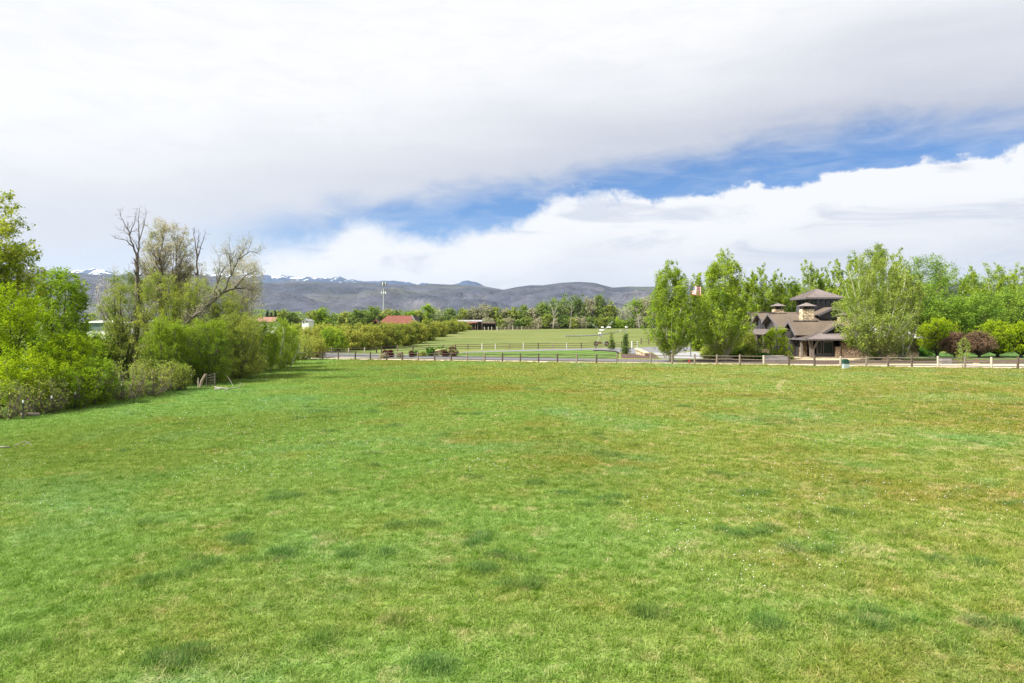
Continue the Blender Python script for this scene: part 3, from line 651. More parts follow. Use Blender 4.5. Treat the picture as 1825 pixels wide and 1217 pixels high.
for px, D, top, wd, lf, bk, lpb, lab in SH:
    plant('thorn_bush', lab, 'bush', px, D, top, wd, 9999, lf, bk, n=240, lpb=lpb, ls=.11, r=.22, stems=9, spread=.8, env='wide', sfrom=.35, twigs=7, slope=.8, baser=.14, group=GT, crown_name='foliage', trunk_name='branches', wood=1.1, fill=.4)
WL = [
    (222, 67, 472, 92, 640, 'olive', 'grey olive willow around the foot of the bare dead tree'),
    (283, 66, 478, 95, 660, 'olive', 'olive willow under the sparse tan cottonwood'),
    (338, 68, 480, 90, 660, 'olive', 'tall olive willow between the two broken leaders'),
    (402, 70, 492, 92, 665, 'olive', 'olive willow behind the leaning broken trunk'),
    (300, 60, 560, 95, 672, 'poplar', 'green willow bush low down left of the leaning trunk'),
    (366, 63, 560, 110, 676, 'poplar', 'green willow bush below the leaning broken trunk'),
    (425, 68, 552, 100, 668, 'olive', 'drooping olive willow below the broken crown'),
    (172, 66, 594, 60, 645, 'fresh', 'pale green bush between the cottonwood and the olive willows')]
for px, D, top, wd, cb, lf, lab in WL:
    plant('willow_tree', lab, 'tree', px, D, top, wd, cb, lf, 'grey', n=210, lpb=165, ls=.13, r=.42, stems=6, spread=.7, env='ovate', sfrom=.2, slope=1.6, group=GT, twigs=2, wood=1.2, aspect=.42, clump=.42)
plant('cottonwood_tree', 'tall sparse tan cottonwood behind the bare dead tree', 'tree', 297, 74, 384, 104, 540, 'tan', 'dead', n=260, lpb=120, ls=.12, r=.42, stems=3, spread=.45, env='round', twigs=4, slope=1.2, wood=1.2, group=GT, tr=.34)
limb_tree('dead_tree', 'tall bare dead tree with forked top at the left of the thicket', 'tree', 66, [
    ([(241, 668), (242, 600), (243, 530), (245, 490), (244, 462)], .24, .17), ([(244, 465), (248, 440), (247, 405), (248, 371)], .11, .012), ([(244, 465), (239, 440), (231, 418), (221, 395), (212, 378)], .11, .012),
    ([(239, 441), (226, 429), (203, 424)], .07, .015), ([(247, 432), (255, 405), (261, 378)], .06, .012), ([(231, 418), (238, 400), (243, 380)], .06, .012), ([(246, 445), (236, 425), (222, 412), (207, 408)], .05, .01), ([(242, 500), (232, 488), (224, 490)], .06, .02), ([(244, 495), (254, 486), (263, 489)], .07, .03)],
    'dead', twig=3.4, seed=3, base=(241, 66), twig_len=1.1, group=GT)
limb_tree('dead_tree', 'bare forked leader standing just right of the tan cottonwood', 'tree', 71, [
    ([(322, 668), (330, 620), (342, 575), (350, 530), (352, 490)], .18, .10), ([(352, 490), (351, 460), (347, 430), (346, 406)], .12, .015), ([(351, 462), (358, 438), (367, 414)], .08, .012), ([(351, 492), (341, 476), (330, 462)], .06, .012), ([(350, 450), (354, 425), (354, 408)], .05, .01)],
    'dead', twig=3.2, seed=9, base=(322, 71), twig_len=.9, group=GT)
limb_tree('broken_tree', 'cottonwood with a split trunk leaning right and a bleached torn stub', 'tree', 65, [
    ([(296, 672), (312, 620), (328, 580), (352, 558), (378, 538), (400, 519)], .20, .11), ([(400, 519), (418, 513), (440, 514), (458, 521)], .15, .02), ([(362, 552), (376, 535), (392, 525)], .08, .02),
    ([(378, 538), (388, 505), (398, 478), (412, 468)], .09, .02), ([(398, 519), (412, 490), (426, 460), (440, 432)], .085, .015), ([(418, 512), (440, 490), (462, 478)], .08, .015), ([(412, 490), (410, 455), (409, 434)], .06, .012), ([(426, 462), (446, 448), (464, 452)], .06, .012), ([(388, 505), (392, 480), (390, 455)], .06, .012),
    ([(370, 548), (361, 560), (350, 582), (348, 600)], .06, .015), ([(438, 514), (450, 530), (462, 548)], .05, .012)],
    'dead', twig=4.4, seed=21, base=(296, 65), twig_len=1.5, leaf='tan', nleaf=34, ls=.11, group=GT)
plant('cottonwood_tree', 'grey twiggy cottonwood crown behind the broken leaning tree', 'tree', 432, 76, 440, 84, 590, 'tan', 'tan', n=190, lpb=70, ls=.12, r=.45, stems=4, spread=.6, env='vase', twigs=5, slope=1.3, group=GT, tr=.2)
plant('cottonwood_tree', 'pale budding cottonwood crown filling the gap under the bare forked leader', 'tree', 338, 77, 452, 92, 600, 'tan', 'tan', n=200, lpb=80, ls=.12, r=.45, stems=4, spread=.6, env='ovate', twigs=3, slope=1.3, group=GT, tr=.16)
plant('bleached_shrub', 'bleached leafless shrub left of the dead tree trunk', 'shrub', 204, 70, 470, 66, 640, 'blossom', 'tan', n=130, lpb=22, ls=.12, r=.35, stems=6, spread=.7, env='vase', twigs=5, group=GT)
for k, (px, D, top, wd, lab) in enumerate([(497, 84, 560, 62, 'slender pale aspen sapling clump at the tip of the thicket'), (470, 79, 566, 58, 'middle clump of pale aspen saplings below the broken crown'), (456, 90, 572, 56, 'aspen sapling clump half hidden behind its neighbours'), (512, 92, 574, 40, 'small aspen sapling nearest the field fence')]):
    plant('aspen_sapling', lab, 'sapling', px, D, top, wd, 652, 'poplar', 'pale', n=150, lpb=95, ls=.14, r=.36, stems=7, spread=.9, env='ovate', sfrom=.3, slope=1.6, baser=.3, tr=.09, group='aspen saplings at the thicket tip', clump=.45)
plant('thorn_bush', 'grey-brown bush at the left end of the field fence', 'bush', 536, 103, 592, 62, 9999, 'olive', 'dark', n=240, lpb=22, ls=.14, r=.35, stems=9, spread=.8, env='wide', twigs=4, baser=.14, crown_name='foliage', trunk_name='branches')
plant('thorn_bush', 'dark bush just behind the left end of the field fence', 'bush', 561, 112, 596, 50, 9999, 'hedge', 'dark', n=200, lpb=40, ls=.16, r=.4, stems=8, spread=.8, env='wide', twigs=3, baser=.14, crown_name='foliage', trunk_name='branches')

# ================================================================ hedge row along the back paddock
HG = 'olive hedge row along the back paddock'
names = ['first', 'second', 'third', 'fourth', 'fifth', 'sixth', 'seventh', 'eighth', 'ninth', 'tenth', 'eleventh', 'twelfth', 'thirteenth', 'fourteenth']
HB = [(592, 134, 582, 64, 'poplar'), (562, 148, 580, 76, 'hedge'), (628, 143, 582, 60, 'hedge'), (657, 148, 577, 64, 'hedge'), (690, 154, 574, 66, 'hedge'), (718, 165, 574, 58, 'hedge'), (738, 184, 573, 52, 'hedge'), (761, 205, 571, 46, 'hedge'), (780, 240, 573, 36, 'hedge'), (800, 275, 573, 34, 'hedge'), (815, 310, 574, 30, 'hedge'), (826, 340, 577, 20, 'hedge')]
for k, (px, D, top, wd, lf) in enumerate(HB):
    lab = names[k] + ' round olive bush of the hedge row counted from the lane' if lf == 'hedge' else 'green round bush at the lane end of the olive hedge row'
    plant('hedge_bush', lab, 'bush', px, D, top, wd, 9999, lf, 'thorn', n=150, lpb=95 if D < 200 else 60, ls=.0016 * D + .02, r=.0045 * D, stems=8, spread=.7, env='wide', twigs=2, baser=.14, group=HG, crown_name='foliage', trunk_name='branches', up=.8)
for k, (px, D, top, wd) in enumerate([(610, 190, 578, 60), (650, 215, 576, 60), (690, 235, 575, 60), (728, 262, 573, 50), (530, 185, 580, 60), (575, 215, 577, 64)]):
    plant('hedge_bush', ['brownish bush showing over the green bush behind the lane', 'brownish bush in the back row under the small dark gable', 'olive bush hiding the foot of the red roofed barn', 'olive bush under the right gable of the red roofed barn', 'olive bush behind the aspen saplings', 'olive bush below the white house'][k], 'bush', px, D, top, wd, 9999, 'hedge' if k != 4 else 'olive', 'thorn', n=120, lpb=60, ls=.4, r=.95, stems=6, spread=.7, env='wide', twigs=1, group=HG, crown_name='foliage', trunk_name='branches', up=.8)

# ================================================================ far tree line
FG = 'trees of the far tree line'
FT = dict(G=('far', 'grey', 'green tree'), D=('fard', 'grey', 'dark green tree'), T=('tan', 'tan', 'tan budding tree'), W=('blossom', 'white', 'whitish bare tree'), Y=('fresh', 'grey', 'yellow-green tree'))
FL = [(505, 553, 44, 'G', 'left of the white house above the saplings'), (522, 557, 36, 'D', 'just left of the white house'), (560, 553, 40, 'G', 'touching the white house on its right'), (574, 549, 36, 'Y', 'tallest right of the white house'), (600, 560, 36, 'D', 'low, between the white house and the red barn'), (618, 557, 34, 'G', 'left of the dark rounded group behind the barn'),
      (642, 551, 40, 'D', 'leftmost of the rounded group behind the red barn'), (664, 545, 44, 'D', 'highest of the rounded group behind the red barn'), (692, 552, 36, 'G', 'right behind the cell tower'), (711, 552, 36, 'D', 'behind the ridge of the red barn'), (732, 553, 36, 'Y', 'above the right gable of the red barn'), (746, 556, 28, 'G', 'right of the red barn'),
      (762, 542, 30, 'Y', 'tall and bright right of the red barn'), (779, 543, 26, 'W', 'like blossom between two green trees over the hedge'), (799, 549, 42, 'D', 'broad and round above the end of the hedge'), (826, 549, 34, 'G', 'left of the dark shed roof'), (846, 545, 34, 'T', 'above the dark shed, left one'), (862, 541, 34, 'T', 'above the dark shed, right one'),
      (882, 546, 34, 'G', 'behind the right end of the open shed'), (898, 550, 30, 'T', 'just right of the open shed'), (914, 545, 34, 'G', 'above the pale paddock fence'), (931, 543, 36, 'D', 'right of the open shed, the darkest there'), (949, 549, 28, 'T', 'left of the long green dome'), (968, 540, 34, 'D', 'at the left foot of the long green dome'),
      (984, 527, 60, 'D', 'left part of the long green dome'), (1008, 521.5, 64, 'D', 'summit of the long green dome'), (1031, 520, 52, 'D', 'right part of the long green dome'), (1050, 530, 28, 'T', 'twiggy, right of the long green dome'), (1068, 525, 26, 'D', 'above the pivot, narrow and dark'), (1086, 533, 26, 'G', 'above the pivot arm, right of the dark one'), (1101, 541, 32, 'W', 'left of two pale ones near the tall poplar'), (1119, 539, 30, 'W', 'right of two pale ones near the tall poplar'), (1136, 530, 34, 'Y', 'willowy, left of the tall poplar'), (1152, 526, 44, 'T', 'partly behind the tall poplar'), (1175, 530, 40, 'G', 'glimpsed through the tall poplar'), (1205, 528, 44, 'G', 'glimpsed beneath the flag')]
for px, top, wd, ty, where in FL:
    lf, bk, ph = FT[ty]
    D = 330 if px < 760 else 385
    plant('far_tree', ph + ' of the far line, ' + where, 'tree', px, D, top, wd * 1.3, 586, lf, bk, n=130 if ty != 'W' else 90, lpb=38 if ty != 'W' else 9, ls=.8 if ty != 'W' else .45, r=1.25, stems=1 if ty in 'GDY' else 4, spread=.5, env='ovate' if ty != 'W' else 'vase', sfrom=.3, group=FG, twigs=0 if ty in 'GDY' else 4, wood=1.6 if ty in 'TW' else .8, up=.7)
FR = [(870, 566, 26, 'T'), (893, 569, 24, 'G'), (908, 565, 26, 'T'), (925, 570, 26, 'D'), (941, 562, 26, 'G'), (958, 567, 26, 'T'), (974, 560, 26, 'G'), (990, 566, 24, 'T'), (1003, 561, 26, 'D'), (1021, 564, 24, 'G'), (1036, 561, 26, 'T'), (1053, 563, 26, 'D'), (1070, 560, 26, 'G'), (1087, 566, 22, 'D'), (1103, 567, 26, 'Y'), (1121, 568, 26, 'D'), (1140, 564, 26, 'T'), (1160, 566, 30, 'D'), (1190, 566, 40, 'D'), (1225, 566, 40, 'G')]
for k, (px, top, wd, ty) in enumerate(FR):
    lf, bk, ph = FT[ty]
    plant('far_shrub', '%s in the front row under the far tree line, %s from the shed' % (ph.replace('tree', 'shrub'), (names + ['fifteenth', 'sixteenth', 'seventeenth', 'eighteenth', 'nineteenth', 'twentieth'])[k]), 'shrub', px, 372, top, wd * 1.3, 9999, lf, bk, n=75, lpb=28, ls=.65, r=1.0, stems=5, spread=.6, env='wide', group='shrubs under the far tree line', twigs=1, up=.7)
limb_tree('dead_tree', 'white leafless tree standing before the long green dome', 'tree', 368, [([(986, 587), (987, 565), (984, 548)], .26, .12), ([(986, 562), (992, 550), (991, 540)], .2, .05), ([(984, 550), (980, 541)], .16, .05), ([(987, 567), (995, 556)], .15, .04)], 'white', twig=.8, seed=5, base=(986, 368), twig_len=2.5)
limb_tree('dead_tree', 'slim white dead snag at the right of the green dome', 'tree', 366, [([(1015, 587), (1018, 565), (1019, 540)], .24, .07), ([(1018, 550), (1015, 543)], .16, .05), ([(1019, 556), (1024, 546)], .12, .04)], 'white', twig=.6, seed=6, base=(1015, 366), twig_len=2.2)
limb_tree('dead_tree', 'pinkish bare snag leaning near the tall poplar', 'tree', 366, [([(1140, 588), (1138, 568), (1133, 550)], .3, .1), ([(1138, 565), (1146, 552)], .2, .06), ([(1137, 572), (1128, 560)], .15, .05)], 'white', twig=1.2, seed=8, base=(1140, 366), twig_len=3.)
CN = [(476, 551), (484, 554), (491, 553)]
for k, (px, top) in enumerate(CN):
    plant('conifer', ['left', 'middle', 'right'][k] + ' one of three dark spires by the brick red roof', 'tree', px, 300, top, 13, 580, 'needled', 'dark', n=110, lpb=16, ls=.5, r=.35, env='cone', slope=-.15, sfrom=.2, group='dark conifers by the brick red roof')
plant('conifer', 'single dark conifer beside the right gable of the red barn', 'tree', 750, 232, 561, 11, 582, 'needled', 'dark', n=90, lpb=14, ls=.35, r=.22, env='cone', slope=-.15, sfrom=.2)
for k, (px, top, wd, lab) in enumerate([(120, 556, 46, 'green tree beyond the thicket left of the teal shed'), (165, 556, 40, 'green tree right behind the teal shed roof'), (198, 558, 40, 'green tree beyond the thicket right of the teal shed'), (440, 557, 44, 'green tree beyond the broken crown'), (462, 560, 34, 'green tree left of the three dark spires')]):
    plant('far_tree', lab, 'tree', px, 300, top, wd, 586, 'far', 'grey', n=60, lpb=26, ls=.6, r=1., env='ovate', group=FG, up=.7)
# the wood behind the line of trees, one mass
rng = np.random.default_rng(3); m = MB(); n = 34000
px = rng.uniform(380, 1330, n); D = rng.uniform(400, 440, n); topy = 563 - 14 * vnoise(px / 13, px * 0, 8) - np.clip((px - 930) / 30, 0, 1) * 12; py = topy + (590 - topy) * rng.random(n) ** .9
x = (px - CX) / F * D; z = np.maximum(zz(py, D), gz(x, D) + .1); leaves(m, rng, np.stack([x, D, z], 1), 1.1, .7)
tag(m.build('woodland', LM['fard']), 'dense wood closing the view behind the far tree line', 'woodland', kind='stuff')

# ================================================================ right side: poplars, wood, round trees
PG = 'tall pale stemmed poplars by the house'
def poplar(label, px, D, top, wd, cb, leaf='poplar', stems=5, n=190, lpb=70, ls=.20, spread=.55, env='egg', group=PG, **kw):
    lpb = int(lpb * 1.7); wd = wd * 1.16; kw = dict(dict(spire=260, wood=.5, slope=1.9, sfrom=.3, taper=.78, r=.040 * wd * D / F + .15, clump=.5, sub=7, baser=.03, twigs=0, fill=.55), **kw)
    return plant('poplar_tree', label, 'tree', px, D, top, wd, cb, leaf, 'pale', n=n, lpb=lpb, ls=ls, stems=stems, spread=spread, env=env, group=group, **kw)
poplar('tall poplar left of the flag, beside the concrete apron', 1197, 92.5, 458, 101, 619, n=240, lpb=84, stems=5, tr=.24, bole=1.3, baser=.012)
poplar('tallest poplar between the flag and the house', 1290, 93.5, 436, 106, 626, n=280, lpb=86, stems=6, tr=.24, bole=.7, baser=.02)
poplar('great spreading poplar with many pale stems in front of the house', 1560, 92, 428, 136, 628, n=300, lpb=74, stems=9, spread=.8, env='egg', tr=.30, baser=.05, leaf='sparse')
poplar('pale poplar leaning out right of the great spreading one', 1606, 94, 470, 64, 632, n=140, lpb=46, stems=6, spread=.9, leaf='sparse', env='vase', lean=.06)
BP = [(1243, 128, 478, 40, 'thin poplar peeping between flag and tallest poplar'), (1335, 126, 486, 46, 'poplar right behind the tallest poplar'), (1357, 128, 457, 44, 'pointed poplar left behind the sawtooth gables'), (1386, 130, 478, 46, 'poplar behind the small rear chimney'), (1412, 132, 486, 44, 'poplar just left behind the tower roof'), (1440, 140, 456, 48, 'thin poplar behind the tower, left one'), (1466, 142, 468, 40, 'thin poplar behind the tower point'), (1488, 138, 456, 44, 'thin poplar behind the tower, right one'), (1522, 124, 438, 56, 'tall poplar behind the great spreading one, left'), (1568, 126, 428, 56, 'tall poplar behind the great spreading one, centre'), (1604, 126, 436, 50, 'tall poplar behind the great spreading one, right')]
for px, D, top, wd, lab in BP:
    poplar(lab, px, D, top, wd * 1.1, 628, stems=2, n=150, lpb=64, ls=.24, spread=.3, env='column')
DG = 'leafy wood right of the house'
DW = [(1650, 138, 447, 90, 'deep', 'rounded leafy tree crowning the wood right of the poplars'), (1690, 148, 468, 84, 'deep', 'leafy tree of the wood right of the crowning one'), (1735, 146, 486, 84, 'deep', 'leafy tree in the dip of the wood'), (1641, 122, 505, 78, 'deep', 'dark leafy tree behind the right wing of the house'), (1692, 124, 528, 84, 'deep', 'dark leafy tree behind the first round lime tree'), (1745, 126, 520, 88, 'deep', 'leafy tree behind the bronze trees'), (1798, 128, 512, 90, 'deep', 'leafy tree behind the lime trees at the right edge'), (1850, 130, 505, 90, 'deep', 'leafy tree cut by the right edge')]
for px, D, top, wd, lf, lab in DW:
    plant('leafy_tree', lab, 'tree', px, D, top, wd, 615, lf, 'grey', n=230, lpb=78, ls=.27, r=.95, stems=2, spread=.3, env='ovate', slope=.8, sfrom=.55, group=DG, fill=.4)
for px, D, top, wd, lab in [(1772, 136, 455, 58, 'pointed poplar rising above the wood near the right edge'), (1728, 140, 470, 40, 'slim poplar between the wood and the pointed one'), (1815, 138, 463, 50, 'poplar at the right edge above the wood'), (1796, 134, 478, 44, 'slim poplar left of the right edge one')]:
    poplar(lab, px, D, top, wd * 1.15, 610, stems=3, n=140, lpb=60, ls=.24, spread=.4, env='column')
RT = [(1670, 99, 565, 78, 622, 'lime', 'round lime green tree right of the poplars', 'lime_tree'), (1779, 99.5, 569, 86, 625, 'lime', 'broad round lime tree left of the right edge one', 'lime_tree'), (1822, 97, 574, 78, 624, 'lime', 'round lime tree at the right edge of the photo', 'lime_tree'), (1703, 96, 592, 60, 626, 'brown', 'bronze leaved tree right of the first round lime tree', 'crabapple_tree'), (1745, 98, 588, 66, 625, 'brown', 'bronze leaved tree left of the broad lime tree', 'crabapple_tree')]
for px, D, top, wd, cb, lf, lab, nm in RT:
    plant(nm, lab, 'tree', px, D, top, wd, cb, lf, 'dark', n=210, lpb=80 if lf == 'lime' else 60, ls=.15, r=.36, env='round' if lf == 'lime' else 'wide', slope=.7, sfrom=.5, tr=.22, group='round ornamental trees on the lawn', twigs=1, fill=.42)
plant('aspen_sapling', 'small pale stemmed sapling growing against the field fence', 'sapling', 1717, 76.8, 601, 24, 640, 'sparse', 'pale', n=70, lpb=34, ls=.10, r=.15, stems=5, spread=.5, env='ovate', slope=1.8, tr=.05, baser=.12)
GS = [(1383, 98, 580, 74, 'lime', 'yellow-green maple shrub hiding the left part of the porch'), (1336, 97, 607, 52, 'olive', 'brownish shrub between tallest poplar and maple shrub'), (1310, 98.5, 618, 40, 'dark', 'low dark shrub under the tallest poplar'), (1333, 108, 574, 34, 'mid', 'green tree beside the sawtooth gables'), (1362, 95.5, 630, 34, 'dark', 'low green shrub beside the sandstone blocks'), (1400, 96.4, 629, 30, 'olive', 'low grey-green shrub left of the porch steps'), (1268, 99, 612, 50, 'olive', 'loose shrub under the left side of the tallest poplar')]
for px, D, top, wd, lf, lab in GS:
    plant('garden_shrub', lab, 'shrub', px, D, top, wd, 9999, lf, 'dark', n=150, lpb=70, ls=.13, r=.32, stems=6, spread=.6, env='wide', group='garden shrubs left of the porch', crown_name='foliage', trunk_name='branches', up=.7)
plant('clipped_hedge', 'dark low hedge under the right poplars beside the lawn', 'hedge', 1632, 106, 618, 74, 9999, 'dark', 'dark', n=180, lpb=70, ls=.15, r=.4, stems=9, spread=.9, env='wide', crown_name='foliage', trunk_name='branches')
# wood closing the view behind the house
for k, (px, D, top, wd, lab) in enumerate([(1262, 165, 512, 80, 'leafy tree far behind the flagpole'), (1318, 168, 505, 80, 'leafy tree far behind the tallest poplar'), (1372, 165, 506, 76, 'leafy tree far behind the sawtooth gables'), (1424, 170, 502, 76, 'leafy tree far behind the tower, left side'), (1478, 168, 500, 76, 'leafy tree far behind the tower, right side'), (1530, 165, 496, 80, 'leafy tree far behind the great spreading poplar, left side'), (1586, 165, 490, 80, 'leafy tree far behind the great spreading poplar, right side'), (1300, 140, 545, 66, 'lower leafy tree behind the foot of the tallest poplar'), (1355, 142, 540, 66, 'lower leafy tree behind the left gables')]):
    plant('leafy_tree', lab, 'tree', px, D, top, wd, 608, 'poplar', 'pale', n=170, lpb=70, ls=.32, r=1.0, stems=3, spread=.5, env='wide', slope=1.0, sfrom=.4, group='leafy trees behind the house', fill=.45, wood=.7)
# lane side planting
LS = [(686.5, 112, 623.5, 13, 'maroon', 'flat maroon shrub left of the round maroon one by the lane'), (696.5, 110.5, 622, 12, 'maroon', 'round maroon shrub beside the lane'), (684, 108, 629, 20, 'tan', 'low tan shrub in front of the maroon pair'), (713, 110, 627.5, 16, 'tan', 'low tan shrub between the maroon shrubs'), (733.5, 111, 625, 9, 'maroon', 'small maroon shrub right along the lane bed'), (741.5, 114, 624.5, 10, 'dark', 'small dark green shrub behind the right maroon shrub'), (754, 113, 627, 14, 'mid', 'low pale green shrub left of the entry wall'), (767, 115, 618.5, 26, 'dark', 'rounded dark green shrub left of the entry wall'), (786, 118, 615.8, 26, 'dark', 'rounded dark green shrub behind the entry wall'), (807, 113, 616.5, 24, 'brown', 'large round bronze shrub right of the entry wall'), (794, 111, 625, 14, 'maroon', 'small maroon shrub at the foot of the bronze shrub')]
for px, D, top, wd, lf, lab in LS:
    plant('lane_shrub', lab, 'shrub', px, D, top, wd, 9999, lf, 'dark', n=90, lpb=45, ls=.12, r=.18, stems=5, spread=.5, env='wide', group='clipped shrubs in the lane bed', crown_name='foliage', trunk_name='branches', up=.8, fill=.35)
plant('spruce', 'slim small spruce behind the dark kerb of the lawn', 'tree', 1090, 137, 590, 17, 621, 'needle', 'dark', n=120, lpb=20, ls=.16, r=.20, env='cone', slope=-.2, sfrom=.15, taper=.3)
plant('spruce', 'fuller small spruce left of the slanting stone wall', 'tree', 1114, 117, 590, 23, 632, 'needle', 'dark', n=130, lpb=24, ls=.16, r=.22, env='cone', slope=-.2, sfrom=.15, taper=.3)
# ================================================================ fences
PM = dict(d=rough_mat('dark_weathered_post', (.075, .055, .042), (.15, .115, .09), 6, .95, obj=True, stretch=(1, 1, .3)),
          g=rough_mat('grey_tan_post', (.17, .135, .10), (.30, .25, .185), 6, .95, obj=True, stretch=(1, 1, .3)),
          c=rough_mat('cream_post', (.37, .33, .25), (.50, .46, .36), 6, .9, obj=True, stretch=(1, 1, .3)),
          w=rough_mat('white_painted_post', (.50, .49, .44), (.60, .59, .53), 6, .8, obj=True))
RAIL = rough_mat('weathered_rail', (.06, .044, .034), (.12, .09, .07), 5, .95)
RAILG = rough_mat('grey_rail', (.13, .10, .078), (.215, .175, .135), 5, .95)
frng = np.random.default_rng(17)
def rail_fence(label, pts, kinds, h, rails, railmat, pr=.115, rr=.05, cat='fence', group=None, bays=None):
    x0, y0 = pts[0]; o = np.array([x0, y0, g1(x0, y0)])
    root = thing('rail_fence', label, cat, tuple(o), group)
    for (x, y), k in zip(pts, kinds):
        hh = h * frng.uniform(.95, 1.07); m = MB(); z = g1(x, y); q = frng.normal(0, .018, 2); p = pr * frng.uniform(.9, 1.12)
        m.tube([(x, y, z - .2), (x + q[0] * .5, y + q[1] * .5, z + hh * .5), (x + q[0], y + q[1], z + hh - .03), (x + q[0], y + q[1], z + hh)], [p * 1.06, p, p * .95, p * .72], 9)
        m.build('post', PM[k], root, o)
    for i in range(len(pts) - 1):
        if bays and not bays[i]: continue
        (xa, ya), (xb, yb) = pts[i], pts[i + 1]; e = np.array([xb - xa, yb - ya]); e /= np.linalg.norm(e); nn = np.array([e[1], -e[0]]) * .02
        for rz in rails:
            m = MB(); j = frng.normal(0, .022, 3)
            za, zb = g1(xa, ya) + h * rz + j[0], g1(xb, yb) + h * rz + j[1]
            m.tube([(xa + nn[0] - e[0] * .05, ya + nn[1], za), ((xa + xb) / 2 + nn[0], (ya + yb) / 2 + nn[1], (za + zb) / 2 + j[2] * .6), (xb + nn[0] + e[0] * .05, yb + nn[1], zb)], [rr * frng.uniform(.9, 1.1), rr, rr * .92], 7)
            m.build('rail', railmat, root, o)
    return root
LP = [552, 575, 603, 633, 660, 689, 716.5, 745, 774.5, 804, 833, 864, 895.5, 927.5, 960, 993.5, 1028, 1063, 1098.6]
LK = 'dddddddgddggddddgdg'
rail_fence('long weathered post and rail field fence left of the field gate', [tuple(fpx(p)) for p in LP], LK, 1.25, (.87, .55, .22), RAIL)
RP = [1160, 1198, 1238, 1277.6, 1318.7, 1361.5, 1406, 1451.6, 1498, 1543.8, 1583, 1625, 1672, 1720, 1767, 1814, 1862]
RK = 'gggggcddcgddcgcdg'
rail_fence('weathered post and rail field fence in front of the house, right of the field gate', [tuple(fpx(p)) for p in RP], RK, 1.30, (.86, .55, .22), RAILG)
# field gate between the two
ga, gb = fpx(1100.5), fpx(1157); o = np.array([*ga, g1(*ga)])
gr = thing('field_gate', 'rusty tube field gate in the post and rail fence below the spruces', 'gate', tuple(o))
RUST = rough_mat('rusty_tube', (.16, .075, .055), (.27, .15, .12), 8, .8)
L = np.linalg.norm(gb - ga); E2 = (gb - ga) / L
P3 = lambda s_, z: (*(ga + E2 * s_), g1(*(ga + E2 * s_)) + z)
m = MB(); m.tube([P3(.12, .12), P3(.12, 1.22)], .026, 6); m.tube([P3(L - .12, .12), P3(L - .12, 1.22)], .026, 6); m.build('upright', RUST, gr, o)
for z in (.12, .36, .60, .85, 1.22):
    m = MB(); m.tube([P3(.12, z), P3(L / 2, z - .01), P3(L - .12, z)], .022, 6); m.build('bar', RUST, gr, o)
for f_ in (.28, .5, .72):
    m = MB(); m.tube([P3(L * f_, .12), P3(L * f_, 1.22)], .016, 5); m.build('brace', RUST, gr, o)
# fence on the far side of the lane
def gp(px, py): return G(px, py)[:2]
rail_fence('short fence with cream posts across the lane by the dark bushes', [gp(573, 630.6), gp(591, 630.4), gp(621.5, 630.4), gp(650, 630.2), gp(671, 629.6)], 'dgccd', 1.12, (.85, .42), RAIL)
BPX = [(680, 629.0), (708, 627.6), (736, 626.4), (764, 625.4), (790, 624.8), (812, 624.2), (833.6, 623.7), (859, 623.3), (883, 623.0), (908, 622.7), (933, 622.4), (959, 622.1), (984.7, 621.9), (1010, 621.7), (1036, 621.3), (1062, 620.8), (1086, 620.4), (1108, 620.0)]
rail_fence('back paddock fence with white and dark posts beyond the mown strip', [gp(*p) for p in BPX], 'dgdggdgwwgwdgwdggd', 1.28, (.88, .56, .25), RAIL, pr=.11)
rail_fence('white posted fence corner right of the spruces', [gp(1126.4, 620), gp(1136, 619.6)], 'ww', 1.35, (.85, .5), RAIL, pr=.14)
rail_fence('dark posted paddock fence beside the tall left poplar', [gp(1142.5, 613.3), gp(1156, 613.6), gp(1172, 614), gp(1190, 614.4)], 'dddd', 1.45, (.88, .45), RAIL, pr=.13)
# pale fence in front of the far barns
rail_fence('pale paddock fence right of the far open shed', [((px - CX) / F * 338, 338) for px in (886, 893, 900, 907, 914, 922, 930, 942, 950, 960)], 'wgcgwgcggg', 1.6, (.85, .5, .2), RAILG, pr=.16, rr=.10)
# wire fence on white topped steel posts along the thicket
tpx = [(41, 748), (92, 738), (134, 729.5), (175, 720.5), (217, 712), (250, 705.5), (285, 699), (318, 693), (341, 690), (387, 683), (409, 678), (426, 673), (443, 668), (458, 664), (520, 643.5), (535, 641.5)]
x0, y0, z0 = G(*tpx[0]); o = np.array([x0, y0, z0]); wf = thing('wire_fence', 'wire fence on green steel posts with white tips along the thicket', 'fence', (x0, y0, z0))
STEEL = rough_mat('green_steel', (.03, .05, .035), (.06, .08, .055), 5, .7); TIP = rough_mat('white_post_tip', (.72, .72, .70), (.82, .82, .80), 5, .7); WIRE = rough_mat('galvanised_wire', (.25, .25, .25), (.35, .35, .35), 5, .5, metal=.6)
W3 = []
for px, py in tpx:
    x, y, z = G(px, py); W3.append((x, y, z)); m = MB(); m.box(x - .028, x + .028, y - .028, y + .028, z - .2, z + .96); pst = m.build('post', STEEL, wf, o)
    m = MB(); m.box(x - .036, x + .036, y - .036, y + .036, z + .96, z + 1.12); m.build('tip', TIP, pst, o)
for h_ in (.25, .55, .9):
    m = MB(); m.tube([(x, y - .035, z + h_) for x, y, z in W3], .004, 4); m.build('wire', WIRE, wf, o)
